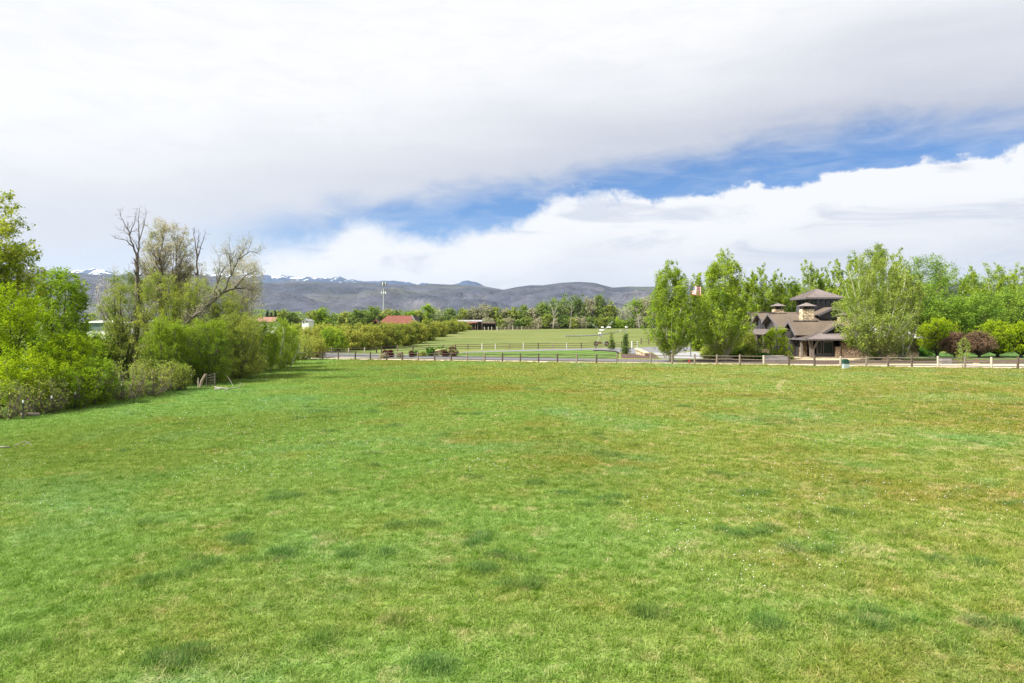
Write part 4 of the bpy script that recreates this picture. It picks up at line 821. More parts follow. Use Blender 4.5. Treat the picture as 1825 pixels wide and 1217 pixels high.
# broken gate by the thicket
D = G(365, 691)[1]; base = lambda px: ((px - CX) / F * D, D)
x, y = base(377); z = g1(x, y); bg_ = thing('broken_gate', 'small weathered wooden gate leaning beside the thicket', 'gate', (x, y, z)); o = np.array([x, y, z])
GW = rough_mat('grey_gate_wood', (.075, .065, .05), (.14, .125, .10), 6, .95)
for k_ in range(5):
    m = MB(); zz_ = .14 + k_ * .225; m.beam((x - .45, y, z + zz_ - .02), (x + .32, y + .1, z + zz_ + .16), .035, .075); m.build('bar', GW, bg_, o)
for dx in (-.42, .28):
    m = MB(); m.beam((x + dx, y - .045, z - .05), (x + dx, y - .045 + dx * .05 + .05, z + 1.24), .06, .05); m.build('upright', GW, bg_, o)
x, y = base(358.5); z = g1(x, y); m = MB(); m.tube([(x - .12, y, z - .15), (x + .05, y, z + .55), (x + .36, y + .05, z + 1.15)], [.11, .12, .10], 9)
ob = m.build('gate_post', PM['g'], None, (x, y, z)); ob.location = (x, y, z); tag(ob, 'thick grey post leaning to the right beside the broken gate', 'post')
x, y = base(353.2); z = g1(x, y); m = MB(); m.tube([(x, y, z - .15), (x + .01, y, z + .4), (x, y, z + .85)], [.05, .048, .04], 7); m.tube([(x, y, z + .45), (x - .12, y, z + .52)], [.03, .02], 6)
ob = m.build('stake', PM['c'], None, (x, y, z)); ob.location = (x, y, z); tag(ob, 'thin bleached stake left of the thick leaning post', 'post')
# fallen branches
def fallen(name, label, segs, mat):
    x0, y0, z0 = G(*segs[0][0][0][:2]); m = MB()
    for pts, r0, r1 in segs:
        P = [];
        for p in pts:
            g_ = G(p[0], p[1]); P.append((g_[0], g_[1], g_[2] + p[2]))
        m.tube(P, np.linspace(r0, r1, len(P)), 6)
    ob = m.build(name, mat, None, (x0, y0, z0), smooth=True); ob.location = (x0, y0, z0); return tag(ob, label, 'branch')
fallen('fallen_branch', 'bleached forked branch lying on the grass right of the broken gate', [([(383, 695, .1), (395, 694, .12), (406, 695, .1), (418, 693.5, .12), (428, 692.5, .12)], .07, .03), ([(406, 695, .1), (400, 698, .08)], .04, .02), ([(383, 692.5, .15), (395, 694, .1)], .05, .03), ([(426, 692.5, .1), (429, 691, .45), (432, 692, .1), (434, 691, .4), (437, 691, .35)], .02, .008), ([(395, 694, .1), (383, 697, .1)], .05, .02)], BK['white'])
fallen('fallen_branch', 'thin bent dead twig standing in the grass beyond the forked branch', [([(416, 690, .05), (410, 688, .5), (404, 686, .85), (396, 684, 1.0)], .016, .007)], BK['white'])
fallen('fallen_branch', 'white dead branch in the grass at the left edge of the meadow', [([(-14, 800, .08), (2, 799, .06), (18, 798.6, .05)], .055, .035), ([(24, 797, .03), (34, 795, .12), (44, 794, .2), (52, 794, .1), (58, 797, .04)], .018, .008), ([(40, 796, .03), (48, 795, .14), (56, 794, .22)], .014, .006)], BK['white'])
fallen('fallen_log', 'grey log lying under the bushes at the left edge', [([(36, 743.5, .12), (50, 742.5, .14), (70, 742, .12)], .15, .11)], BK['tan'])

# ================================================================ house
HM = dict(shingle=None)
mt, s, out = newmat('brown_shingles'); pos = s.n('ShaderNodeNewGeometry').outputs['Position']
wv = s.n('ShaderNodeTexWave', wave_type='BANDS', bands_direction='Z', ins={'Scale': 1.1, 'Distortion': .4, 'Detail': 2, 'Detail Scale': 6}); s.nt.links.new(pos, wv.inputs['Vector'])
c = s.ramp(s.noise(s.mapping(pos, (1, 1, 5)), 2.6, 5, .65), [(.3, (.096, .076, .058)), (.7, (.156, .122, .093))])
c = s.mix(s.math('MULTIPLY', wv.outputs['Fac'], .25), c, (.10, .08, .063)); c = s.mix(s.mr(s.noise(pos, .35, 3), .45, .7, 0, .35), c, (.215, .158, .112))
finish(s, out, s.n('ShaderNodeBsdfPrincipled', ins={'Base Color': c, 'Roughness': .9, 'Specular IOR Level': .15}).outputs[0]); SHING = mt
METAL = rough_mat('bronze_seam_roof', (.130, .106, .098), (.182, .149, .138), .7, .6, spec=.35)
SIDE = rough_mat('slate_grey_siding', (.06, .06, .07), (.088, .086, .098), 2, .8, stretch=(1, 1, 6))
TRIM = rough_mat('grey_brown_trim', (.11, .10, .105), (.15, .135, .14), 3, .8)
TIMB = rough_mat('grey_timber', (.15, .125, .105), (.22, .185, .16), 3, .85, stretch=(1, 1, .3))
DARKW = rough_mat('dark_stained_wall', (.028, .026, .026), (.05, .045, .042), 3, .85)
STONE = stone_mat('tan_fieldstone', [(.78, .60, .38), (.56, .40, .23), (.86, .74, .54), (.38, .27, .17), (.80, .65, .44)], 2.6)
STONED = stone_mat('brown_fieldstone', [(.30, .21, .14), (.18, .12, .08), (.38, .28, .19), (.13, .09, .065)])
mt, s, out = newmat('window_glass'); finish(s, out, s.n('ShaderNodeBsdfPrincipled', ins={'Base Color': (.02, .03, .028, 1), 'Roughness': .06, 'Specular IOR Level': .6}).outputs[0]); GLASS = mt
HO = np.array([42.2, 98.0, g1(42.2, 98)])
hs = thing('house', 'sprawling brown shingled lodge with square tower and stone chimneys', 'house', tuple(HO))
def part(nm, mat, fn, parent=None, smooth=False):
    m = MB(); fn(m); o_ = m.build(nm, mat, parent or hs, HO, smooth); return o_
gl = .28
# walls
part('wall', DARKW, lambda m: m.box(42.1, 56.5, 103.3, 124.4, gl - .3, 4.15))
def gable_w(x, yf, yr, yb, zf, zr, zb, th=.2): return lambda m: m.prism([(x, yf, 2.5), (x, yb, 2.5), (x, yb, zb), (x, yr, zr), (x, yf, zf)], (th, 0, 0))
RG = [(105.0, 110.0, 112.66, 4.40, 6.95, 5.58, 41.2), (112.70, 115.3, 117.94, 5.62, 7.2, 5.62, 41.4), (117.98, 120.6, 124.9, 5.66, 7.38, 5.0, 41.8)]
for yf, yr, yb, zf, zr, zb, x0 in RG:
    part('gable_wall', DARKW, gable_w(x0 + .75, yf + .3, yr, yb - .3, zf - .2, zr - .25, zb - .2))
    rf = part('roof', SHING, lambda m: (m.slab([(x0, yf, zf), (56.5, yf, zf), (56.5, yr, zr), (x0, yr, zr)], .16), m.slab([(x0, yr + .004, zr), (56.5, yr + .004, zr), (56.5, yb, zb), (x0, yb, zb)], .16)))
    for ya, za, yb_, zb_ in ((yf, zf, yr, zr), (yr, zr, yb, zb)):
        part('barge_board', TRIM, lambda m: m.beam((x0 - .03, ya, za - .10), (x0 - .03, yb_, zb_ - .10), .07, .32), rf)
    part('ridge_cap', TRIM, lambda m: m.beam((x0 + .1, yr, zr + .05), (x0 + 3.0, yr, zr + .05), .35, .07), rf)
    # posts and glazing under each gable
    for f_ in (.12, .42, .62, .88):
        yy = yf + (yb - yf) * f_; part('gable_post', SIDE, lambda m: m.box(x0 + .55, x0 + .74, yy - .14, yy + .14, gl, zf + .05 if f_ in (.12, .88) else zf + .4))
# ridge caps along the main ridge seen from the field
part('ridge_cap', TRIM, lambda m: m.beam((45.9, 110, 7.02), (51, 110, 7.02), .5, .09))
# front roof with ridge along the front
rf = part('roof', SHING, lambda m: (m.slab([(42.2, 101.6, 3.62), (50.5, 101.6, 3.62), (50.5, 104.3, 5.74), (42.2, 104.3, 5.74)], .16), m.slab([(42.2, 104.304, 5.74), (50.5, 104.304, 5.74), (50.5, 106.2, 4.6), (42.2, 106.2, 4.6)], .16)))
part('barge_board', TRIM, lambda m: (m.beam((42.17, 101.6, 3.52), (42.17, 104.3, 5.64), .07, .32), m.beam((42.17, 104.3, 5.64), (42.17, 106.2, 4.5), .07, .32)), rf)
part('ridge_cap', TRIM, lambda m: m.beam((42.9, 104.3, 5.80), (46.7, 104.3, 5.80), .45, .09), rf)
part('gable_wall', DARKW, gable_w(42.75, 102.2, 104.3, 105.9, 3.9, 5.5, 4.6))
part('dormer', TRIM, lambda m: m.slab([(41.3, 106.2, 4.62), (42.6, 106.2, 4.62), (42.6, 107.8, 5.55), (41.3, 107.8, 5.35)], .3))
# right front gable over the porch
def fgable(x0, x1, xm, yf, yb, ze, zr, wall):
    rf = part('roof', SHING, lambda m: (m.slab([(x0, yf, ze), (xm, yf, zr), (xm, yb, zr), (x0, yb, ze)], .15), m.slab([(xm + .003, yf, zr), (x1, yf, ze), (x1, yb, ze), (xm + .003, yb, zr)], .15)))
    part('barge_board', TRIM, lambda m: (m.beam((x0, yf - .04, ze - .12), (xm, yf - .04, zr - .12), .07, .34), m.beam((xm, yf - .04, zr - .12), (x1, yf - .04, ze - .12), .07, .34)), rf)
    part('gable_wall', wall, lambda m: m.prism([(x0 + .4, yf + .45, ze - .6), (x1 - .4, yf + .45, ze - .6), (x1 - .4, yf + .45, ze + .05), (xm, yf + .45, zr - .28), (x0 + .4, yf + .45, ze + .05)], (0, .2, 0)))
fgable(45.9, 50.7, 48.3, 100.9, 104.0, 3.95, 5.35, DARKW)
fgable(48.0, 53.0, 50.6, 107.2, 111.8, 6.75, 7.95, SIDE)
# porch
def porch(m):
    m.slab([(42.2, 98.0, 3.13), (53.2, 98.0, 3.13), (53.2, 102.2, 4.13), (46.4, 102.2, 4.13)], .12)
    m.slab([(42.196, 104.9, 3.13), (42.196, 98.0, 3.13), (46.396, 102.2, 4.13), (46.396, 104.9, 4.13)], .12)
pr_ = part('porch_roof', METAL, porch)
def seams(m):
    for x in np.arange(42.9, 53, .55):
        yt = 98 + min(x - 42.2, 4.2); m.beam((x, 98.0, 3.155), (x, yt, 3.155 + (yt - 98) * .238), .035, .05)
    for y in np.arange(98.6, 104.8, .55):
        xt = 42.2 + min(y - 98, 4.2); m.beam((42.2, y, 3.155), (xt, y, 3.155 + (xt - 42.2) * .238), .035, .05)
    m.beam((42.2, 98, 3.16), (46.4, 102.2, 4.16), .09, .06)
part('roof_seams', METAL, seams, pr_)
part('fascia', TRIM, lambda m: (m.box(42.17, 53.2, 97.93, 97.99, 2.93, 3.14), m.box(42.12, 42.18, 97.93, 104.9, 2.93, 3.14)), pr_)
part('porch_floor', TERR, lambda m: m.box(42.3, 53, 97.8, 103.2, gl - .2, gl + .14))
part('porch_post', TIMB, lambda m: (m.beam((43.25, 98.5, gl + .1), (43.25, 98.5, gl + 1.3), .55, .36), m.beam((43.10, 98.5, gl + 1.2), (42.80, 98.5, 3.0), .22, .26), m.beam((43.26, 98.505, gl + 1.2), (43.27, 98.505, 3.0), .17, .2), m.beam((43.4, 98.51, gl + 1.2), (44.15, 98.51, 3.0), .2, .26)))
part('porch_post', TIMB, lambda m: m.box(42.42, 42.68, 100.2, 100.46, gl, 3.1))
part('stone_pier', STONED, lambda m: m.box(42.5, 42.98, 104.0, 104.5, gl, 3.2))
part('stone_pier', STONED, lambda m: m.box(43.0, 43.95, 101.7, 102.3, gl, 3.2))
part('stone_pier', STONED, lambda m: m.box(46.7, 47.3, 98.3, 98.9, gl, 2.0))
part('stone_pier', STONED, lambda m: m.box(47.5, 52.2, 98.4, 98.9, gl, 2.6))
part('porch_wall', DARKW, lambda m: m.box(42.95, 53, 102.35, 103.28, gl, 3.9))
part('bay_wall', SIDE, lambda m: m.box(44.35, 46.9, 99.3, 102.34, gl, gl + .62))
part('bay_lintel', SIDE, lambda m: m.box(44.35, 46.9, 99.3, 102.34, 2.75, 3.2))
for xa, xb in ((44.35, 45.05), (45.25, 46.72)):
    wd_ = part('window', TRIM, lambda m: (m.box(xa, xa + .09, 99.32, 99.42, gl + .62, 2.75), m.box(xb - .09, xb, 99.32, 99.42, gl + .62, 2.75), m.box(xa + .09, xb - .09, 99.32, 99.42, 2.62, 2.75), m.box(xa + .09, xb - .09, 99.32, 99.42, gl + .62, gl + .72)))
    part('pane', GLASS, lambda m: m.box(xa + .09, xb - .09, 99.36, 99.39, gl + .72, 2.62), wd_)
part('door', GLASS, lambda m: m.box(43.98, 44.32, 102.3, 102.345, gl + .15, 2.5))
# tower
part('tower_wall', SIDE, lambda m: m.box(48.35, 53.0, 111.0, 116.2, 4.0, 8.55))
part('tower_wall', SIDE, lambda m: (m.box(48.35, 53.0, 111.0, 116.2, 9.12, 9.3), *[m.box(x - .09, x + .09, 110.99, 111.2, 8.55, 9.12) for x in (48.45, 49.5, 50.3, 51.1, 51.9, 52.9)], *[m.box(48.34, 48.5, y - .09, y + .09, 8.55, 9.12) for y in (111.3, 112.6, 113.9, 115.2, 116.1)]))
tw_ = part('window', DARKW, lambda m: m.box(48.6, 52.8, 111.3, 115.9, 8.5, 9.14))
part('pane', GLASS, lambda m: (m.box(48.54, 52.84, 111.12, 111.16, 8.55, 9.12), m.box(48.52, 48.56, 111.2, 116.0, 8.55, 9.12)), tw_)
ax, ay, az_ = 50.6, 113.5, 11.12; e = [(47.5, 110.3), (53.7, 110.3), (53.7, 116.7), (47.5, 116.7)]
def hip(m, e, apex, z, th):
    for i in range(4):
        a, b = e[i], e[(i + 1) % 4]; m.slab([(*a, z), (*b, z), apex], th)
tr_ = part('tower_roof', METAL, lambda m: hip(m, e, (ax, ay, az_), 9.58, .05))
def tseams(m):
    for i in range(4):
        a, b = np.array(e[i]), np.array(e[(i + 1) % 4]); mid = (a + b) / 2; Lh = np.linalg.norm(b - a) / 2
        for s_ in np.arange(-Lh + .35, Lh, .5):
            p = mid + (b - a) / (2 * Lh) * s_; f_ = 1 - abs(s_) / Lh; q = p + (np.array([ax, ay]) - mid) * f_
            m.beam((*p, 9.60), (*q, 9.60 + (az_ - 9.58) * f_), .04, .05)
        m.beam((*a, 9.6), (ax, ay, az_ + .02), .1, .07)
part('roof_seams', METAL, tseams, tr_)
part('fascia', TRIM, lambda m: (m.box(47.5, 53.7, 110.27, 110.42, 9.3, 9.575), m.box(47.47, 47.62, 110.43, 116.7, 9.3, 9.575), m.box(47.63, 53.69, 110.43, 116.69, 9.32, 9.4)), tr_)
part('bracket', TRIM, lambda m: [m.box(x - .1, x + .1, 110.5, 111.0, 9.18, 9.31) for x in (48.4, 49.7, 50.5, 52.4, 53.0)], tr_)
# chimneys
def chimney(x0, x1, y0, y1, z0, z1, zc, zt, ov=.28):
    c = part('chimney', STONE, lambda m: m.box(x0, x1, y0, y1, z0, z1))
    i_ = .13; part('chimney_cap', TRIM, lambda m: (m.box(x0 + i_, x1 - i_, y0 + i_, y1 - i_, z1, z1 + .1), *[m.box(x - .08, x + .08, y - .08, y + .08, z1, zc) for x in (x0 + i_ + .08, (x0 + x1) / 2, x1 - i_ - .08) for y in (y0 + i_ + .08, y1 - i_ - .08)]), c)
    part('flue', DARKW, lambda m: m.box(x0 + .42, x1 - .42, y0 + .3, y1 - .3, z1 + .1, zc - .05), c)
    e_ = [(x0 - ov, y0 - ov), (x1 + ov, y0 - ov), (x1 + ov, y1 + ov), (x0 - ov, y1 + ov)]
    part('chimney_roof', METAL, lambda m: hip(m, e_, ((x0 + x1) / 2, (y0 + y1) / 2, zt), zc, .08), c)
chimney(44.8, 46.6, 105.2, 106.6, 4.6, 7.55, 8.05, 8.6)
chimney(44.9, 46.5, 116.6, 118.0, 6.0, 7.8, 8.35, 8.85)
chimney(49.5, 50.8, 102.8, 103.9, 3.2, 6.35, 6.65, 7.0, .12)
chimney(54.2, 55.5, 105, 106.2, 4.0, 7.3, 7.6, 7.95, .12)
# shed roof along the west side
part('shed_roof', METAL, lambda m: m.slab([(39.9, 108.6, 3.62), (41.9, 108.6, 4.45), (41.9, 118.4, 4.45), (39.9, 118.4, 3.62)], .12))
part('shed_post', TIMB, lambda m: [m.box(40.0, 40.18, y - .09, y + .09, gl - .1, 3.6) for y in (108.9, 112, 115, 118.1)])
part('shed_wall', DARKW, lambda m: m.box(41.6, 42.09, 108.7, 118.3, gl - .1, 4.2))
# right wing under the poplars
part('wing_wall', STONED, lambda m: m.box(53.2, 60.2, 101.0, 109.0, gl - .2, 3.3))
part('wing_roof', rough_mat('sunlit_pale_shingles', (.34, .31, .29), (.46, .43, .41), 3, .8), lambda m: (m.slab([(52.6, 100.2, 3.2), (60.9, 100.2, 3.2), (59, 104.9, 4.9), (54, 104.9, 4.9)], .15), m.slab([(60.9, 100.2, 3.196), (60.9, 109.6, 3.196), (59, 104.9, 4.896)], .15), m.slab([(60.9, 109.6, 3.2), (52.6, 109.6, 3.2), (54, 104.9, 4.9), (59, 104.9, 4.9)], .15)))  # light shingles with the sunlit brightness painted into their colour
# stones, blocks, box, odds and ends before the house
rr_ = np.random.default_rng(4)
def rock(label, px, py, sz, mat, name='boulder', cat='boulder'):
    x, y, z = G(px, py); m = MB(); m.blob((0, 0, sz[2] * .45), sz, rr_, 11, 7, .07); o_ = m.build(name, mat); o_.location = (x, y, z); return tag(o_, label, cat)
BLK = rough_mat('sandstone_block', (.50, .36, .20), (.66, .50, .31), 2.5, .9, (.42, .30, .18), obj=True)
GREYS = rough_mat('grey_slab_stone', (.17, .155, .15), (.27, .245, .235), 2, .9, obj=True)
x, y, z = G(1364, 640.5); bench = thing('stone_bench', 'stacked tan sandstone blocks on a dark base before the maple shrub', 'stone seat', (x, y, z))
for nm, a, mat in (('seat_block', (-.55, .5, -.3, .3, .78, 1.12), BLK), ('back_block', (-.42, .45, -.25, .3, 1.123, 1.42), BLK), ('seat_block', (-.9, -.35, -.25, .28, .98, 1.10), BLK), ('base', (-.35, .6, -.2, .25, .2, .777), DARKW), ('plinth', (-.75, .75, -.35, .35, -.05, .197), GREYS)):
    m = MB(); m.box(*a); o_ = m.build(nm, mat, bench); bv = o_.modifiers.new('b', 'BEVEL'); bv.width = .04; bv.segments = 2
x, y, z = G(1392, 645); st_ = thing('stone_steps', 'broad grey stone steps and retaining slab left of the porch', 'steps', (x, y, z))
for k_, a in enumerate(((-2.3, 1.15, -.2, .5, -.05, .42), (-2.1, 1.1, .5, 1.2, -.05, .62), (-1.7, 1.0, 1.2, 2.1, -.05, .80))):
    m = MB(); m.box(*a); o_ = m.build('step', GREYS, st_); bv = o_.modifiers.new('b', 'BEVEL'); bv.width = .05; bv.segments = 2
for k_, (px, py, sz, lab) in enumerate([(1300, 641, (.5, .4, .3), 'grey boulder under the tallest poplar'), (1470, 643.4, (.35, .3, .22), 'small tan boulder before the porch steps'), (1578, 643.6, (.55, .4, .35), 'tan boulder beside the great poplar foot'), (1596, 642.8, (.8, .4, .16), 'flat pale slab stone right of the great poplar')]):
    rock(lab, px, py, sz, BLK if 'tan' in lab or 'pale' in lab else GREYS)
x, y, z = G(1684, 648.4); m = MB(); m.box(-.66, .66, -.4, .4, -.05, .62); o_ = m.build('stone_trough', GREYS); o_.location = (x, y, z); bv = o_.modifiers.new('b', 'BEVEL'); bv.width = .05; bv.segments = 2; tag(o_, 'grey stone trough block behind the fence under the bronze tree', 'trough')
x, y, z = G(1740, 648.2); sg = thing('garden_stool', 'small wooden post with crossboard behind the fence', 'sign post', (x, y, z))
m = MB(); m.box(-.06, .06, -.05, .05, 0, .72); m.build('post', RUST, sg); m = MB(); m.box(-.28, .32, -.16, .16, .0, .10); m.build('foot', BLK, sg); m = MB(); m.box(-.2, .2, -.064, -.053, .35, .5); m.build('board', RUST, sg)
# green and grey utility box
x, y, z = G(1504.5, 657.2); y -= .3; ub = thing('utility_box', 'grey and dark green utility box against the field fence', 'utility box', (x, y, z))
UG = rough_mat('dark_green_paint', (.012, .06, .04), (.022, .085, .055), 5, .5); UB = rough_mat('grey_blue_plastic', (.28, .33, .33), (.35, .41, .41), 5, .6)
m = MB(); m.prism([(-.30, -.22, -.1), (.36, -.22, -.1), (.34, -.22, .60), (-.24, -.22, .60)], (0, .5, 0)); o_ = m.build('base', UB, ub)
m = MB(); m.prism([(-.29, -.24, .602), (.33, -.24, .602), (.29, -.24, 1.0), (.14, -.24, 1.12), (-.18, -.24, 1.14), (-.30, -.24, 1.02)], (0, .53, 0)); o_ = m.build('lid', UG, ub); bv = o_.modifiers.new('b', 'BEVEL'); bv.width = .03
m = MB(); m.tube([(.05, -.26, .66), (.05, -.26, .78)], .02, 6); m.build('handle', STEEL, ub)
# red hydrant behind the fence
x, y, z = G(1229, 647.5); hy = thing('hydrant', 'small red hydrant behind the fence under the left poplar', 'hydrant', (x, y, z)); RED = rough_mat('red_paint', (.28, .015, .02), (.36, .03, .03), 5, .5)
m = MB(); m.tube([(0, 0, 0), (0, 0, .06), (0, 0, .07), (0, 0, .36), (0, 0, .44), (0, 0, .5)], [.13, .13, .09, .09, .11, .03], 10); m.build('barrel', RED, hy, smooth=False)
for sgn in (-1, 1):
    m = MB(); m.tube([(0, 0, .3), (sgn * .16, 0, .3)], .05, 8); m.build('outlet', RED, hy)
# entry walls
def entry_wall(label, c0, c1, zl, zr):
    (xa, ya, za), (xb, yb, zb) = G(*c0), G(*c1); r = thing('entry_wall', label, 'wall', (xa, ya, za)); o = np.array([xa, ya, za])
    m = MB(); e = np.array([xb - xa, yb - ya]); e /= np.linalg.norm(e); n_ = np.array([-e[1], e[0]]) * .5
    m.prism([(xa, ya, za - .1), (xb, yb, zb - .1), (xb, yb, zb + zr), (xa, ya, za + zl)], (*n_, 0)); m.build('stonework', STONE, r, o)
    m = MB(); q = n_ * .3; ex = e * .22
    m.prism([(xa - ex[0] - q[0], ya - ex[1] - q[1], za + zl + .002), (xb + ex[0] - q[0], yb + ex[1] - q[1], zb + zr + .002), (xb + ex[0] - q[0], yb + ex[1] - q[1], zb + zr + .16), (xa - ex[0] - q[0], ya - ex[1] - q[1], za + zl + .16)], (n_[0] * 1.6, n_[1] * 1.6, 0)); m.build('capstone', BLK, r, o)
entry_wall('slanting stone entry wall among the shrubs left of the lane lawn', (773.5, 633.2), (792, 632.6), .55, 1.0)
entry_wall('slanting stone entry wall right of the spruces', (1133.5, 632.2), (1149.5, 634.0), .95, .35)
x, y, z = G(797, 633); es = thing('landscape_light', 'small white lights beside the stone entry wall', 'light', (x, y, z))
for dx, dz in ((-.55, .62), (-.28, .35), (0, .62)):
    m = MB(); m.blob((dx, -.2, dz), (.09, .09, .09), rr_, 8, 6, 0); m.build('lamp_head', TIP, es); m = MB(); m.tube([(dx, -.2, 0), (dx, -.2, dz - .08)], .02, 5); m.build('stem', STEEL, es)
# dark kerb of the lawn by the spruce
P = [G(px, py) for px, py in ((1058, 625.6), (1080, 626.2), (1098, 627.4), (1102, 630.5))]
m = MB()
for a, b in zip(P[:-1], P[1:]): m.beam((a[0], a[1], a[2] + .12), (b[0], b[1], b[2] + .12), .25, .28)
tag(m.build('kerb_wall', DARKW), 'low dark retaining kerb along the lawn end beside the slim spruce', 'kerb')

# ================================================================ flag
fx, fy = at(1231, 106); fz = g1(fx, fy); fl = thing('flagpole', 'flagpole flying a red and white striped flag between the tall poplars', 'flagpole', (fx, fy, fz))
m = MB(); m.tube([(0, 0, 0), (0, 0, 6), (0, 0, zz(500, 106) - fz)], [.07, .055, .03], 8); m.build('pole', rough_mat('dark_bronze_pole', (.05, .05, .05), (.08, .08, .08), 3, .5), fl)
m = MB(); m.blob((0, 0, zz(499, 106) - fz), (.09, .09, .09), rr_, 8, 6, 0); m.build('finial', PM['c'], fl)
top = zz(507.5, 106) - fz; fw, fh = 1.95, 1.5; nu_, nv_ = 26, 26
uu, vv_ = np.meshgrid(np.linspace(0, 1, nu_ + 1), np.linspace(0, 1, nv_ + 1))
X_ = .05 + uu * fw * .78; Y_ = .22 * np.sin(uu * 8.5 + vv_ * 1.2) * uu ** .5 - .1 * uu; Z_ = top - vv_ * fh - .42 * uu ** 1.4 * (1 - .25 * vv_) + .10 * np.sin(uu * 7 + 1) * uu
m = MB(); i = (np.arange(nv_)[:, None] * (nu_ + 1) + np.arange(nu_)[None]); q = np.stack([i, i + 1, i + nu_ + 2, i + nu_ + 1], -1).reshape(-1, 4)
m.quads(np.stack([X_.ravel(), Y_.ravel(), Z_.ravel()], 1), q)
fr = rough_mat('flag_red', (.55, .05, .07), (.62, .07, .09), 3, .9); fw_ = rough_mat('flag_white', (.82, .80, .78), (.86, .84, .82), 3, .9); fb = rough_mat('flag_blue', (.035, .045, .16), (.05, .06, .2), 3, .9)
mi = []
for r_ in range(nv_):
    for c_ in range(nu_):
        st_i = r_ // 2
        if c_ < 10 and st_i < 7: mi.append(1 if (r_ % 3 == 1 and (c_ + (r_ // 3) % 2) % 2 == 1) else 2)
        else: mi.append(0 if st_i % 2 == 0 else 1)
m.build('flag', None, fl, mats=[fr, fw_, fb], midx=mi)

# ================================================================ irrigation pivot
D = 158; x0, y0 = at(1071, D); z0 = g1(x0, y0); pv_ = thing('irrigation_pivot', 'wheeled irrigation pivot with long pipe and V shaped arms in the paddock', 'irrigation pivot', (x0, y0, z0))
GALV = rough_mat('galvanised_steel', (.34, .36, .37), (.48, .50, .51), 2, .5, metal=.3); TYRE = rough_mat('black_rubber', (.02, .02, .02), (.035, .03, .03), 5, .9); PIPED = rough_mat('dull_pipe', (.16, .18, .18), (.24, .26, .26), 2, .6)
lx = lambda px: (px - 1071) / F * D
lz = lambda py: zz(py, D) - z0
def bar(nm, pts, r, mat=GALV, par=None):
    m = MB(); m.tube(pts, r, 7); return m.build(nm, mat, par or pv_)
for px in (1062, 1081.5):
    m = MB(); a = np.linspace(0, 2 * math.pi, 25)[:-1]; P = np.stack([lx(px) + .42 * np.cos(a), 0 * a, .56 + .42 * np.sin(a)], 1); P = np.vstack([P, P[:2]]); m.tube(P, .145, 8, False); wh = m.build('wheel', TYRE, pv_)
    bar('hub', [(lx(px), -.06, .56), (lx(px), .06, .56)], .28, RUST, wh)
bar('axle_beam', [(lx(1062), 0, .62), (lx(1081.5), 0, .62)], .09, GALV)
m = MB(); m.box(lx(1064), lx(1071.5), -.2, .2, .55, 1.0); m.build('gearbox', RUST, pv_)
for px in (1063, 1080):
    bar('tower_leg', [(lx(px), 0, .7), (lx(1070), 0, lz(597.5))], .05)
m = MB(); m.box(lx(1068), lx(1073), -.2, .2, lz(598.5), lz(594.5)); m.build('pivot_joint', GALV, pv_)
for px in (1067.6, 1070.6): 
    m = MB(); m.blob((lx(px), -.15, lz(594)), (.18, .18, .2), rr_, 8, 6, 0); m.build('lamp', TIP, pv_)
m = MB(); m.box(lx(1068.5), lx(1076), -.25, .25, lz(589.5), lz(586.5)); m.build('control_box', TIP, pv_)
for pa, pb in (((1051, 574), (1069, 588)), ((1092, 572.5), (1076, 588.5))):
    bar('arm', [(lx(pa[0]), 0, lz(pa[1])), (lx(pb[0]), 0, lz(pb[1]))], .055)
for pa, pb in (((1069, 588), (1070, 595)), ((1076, 588.5), (1072, 595))): bar('arm_stay', [(lx(pa[0]), 0, lz(pa[1])), (lx(pb[0]), 0, lz(pb[1]))], .03)
bar('pipe', [(lx(1003), -6, lz(597.8)), (lx(1030), -3, lz(598.2)), (lx(1070), 0, lz(596.8))], .13, PIPED)
bar('pipe', [(lx(1071), 0, lz(596.8)), (lx(1105), 8, lz(592.6)), (lx(1146), 22, lz(588.3))], .10, PIPED)
for pa, pb in (((1119, 592, 12), (1122, 588.8, 12)), ((1134, 596, 18), (1144, 587.6, 20))): bar('strut', [(lx(pa[0]), pa[2], lz(pa[1])), (lx(pb[0]), pb[2], lz(pb[1]))], .06)
for px in (1010, 1030, 1050): bar('drop_hose', [(lx(px), -6 * (1071 - px) / 68, lz(598)), (lx(px), -6 * (1071 - px) / 68, lz(606))], .018, PIPED)

# ================================================================ far buildings
REDR = rough_mat('red_metal_roof', (.150, .048, .030), (.200, .066, .042), .6, .6); BARNW = rough_mat('dark_barn_board', (.028, .022, .022), (.055, .045, .042), 1, .9); WHITEW = rough_mat('white_siding', (.74, .74, .72), (.82, .82, .80), 1, .8)
BROWNW = rough_mat('brown_barn_board', (.075, .045, .04), (.12, .075, .065), 1, .9); GREYR = rough_mat('grey_sheet_roof', (.26, .25, .25), (.36, .35, .35), .6, .6)
def bld(name, label, cat, px, D, py): 
    x, y = at(px, D); z = g1(x, y); r = thing(name, label, cat, (x, y, z)); return r, (lambda p: (p - px) / F * D), (lambda p: zz(p, D) - z)
def mk(nm, mat, par, fn):
    m = MB(); fn(m); return m.build(nm, mat, par)
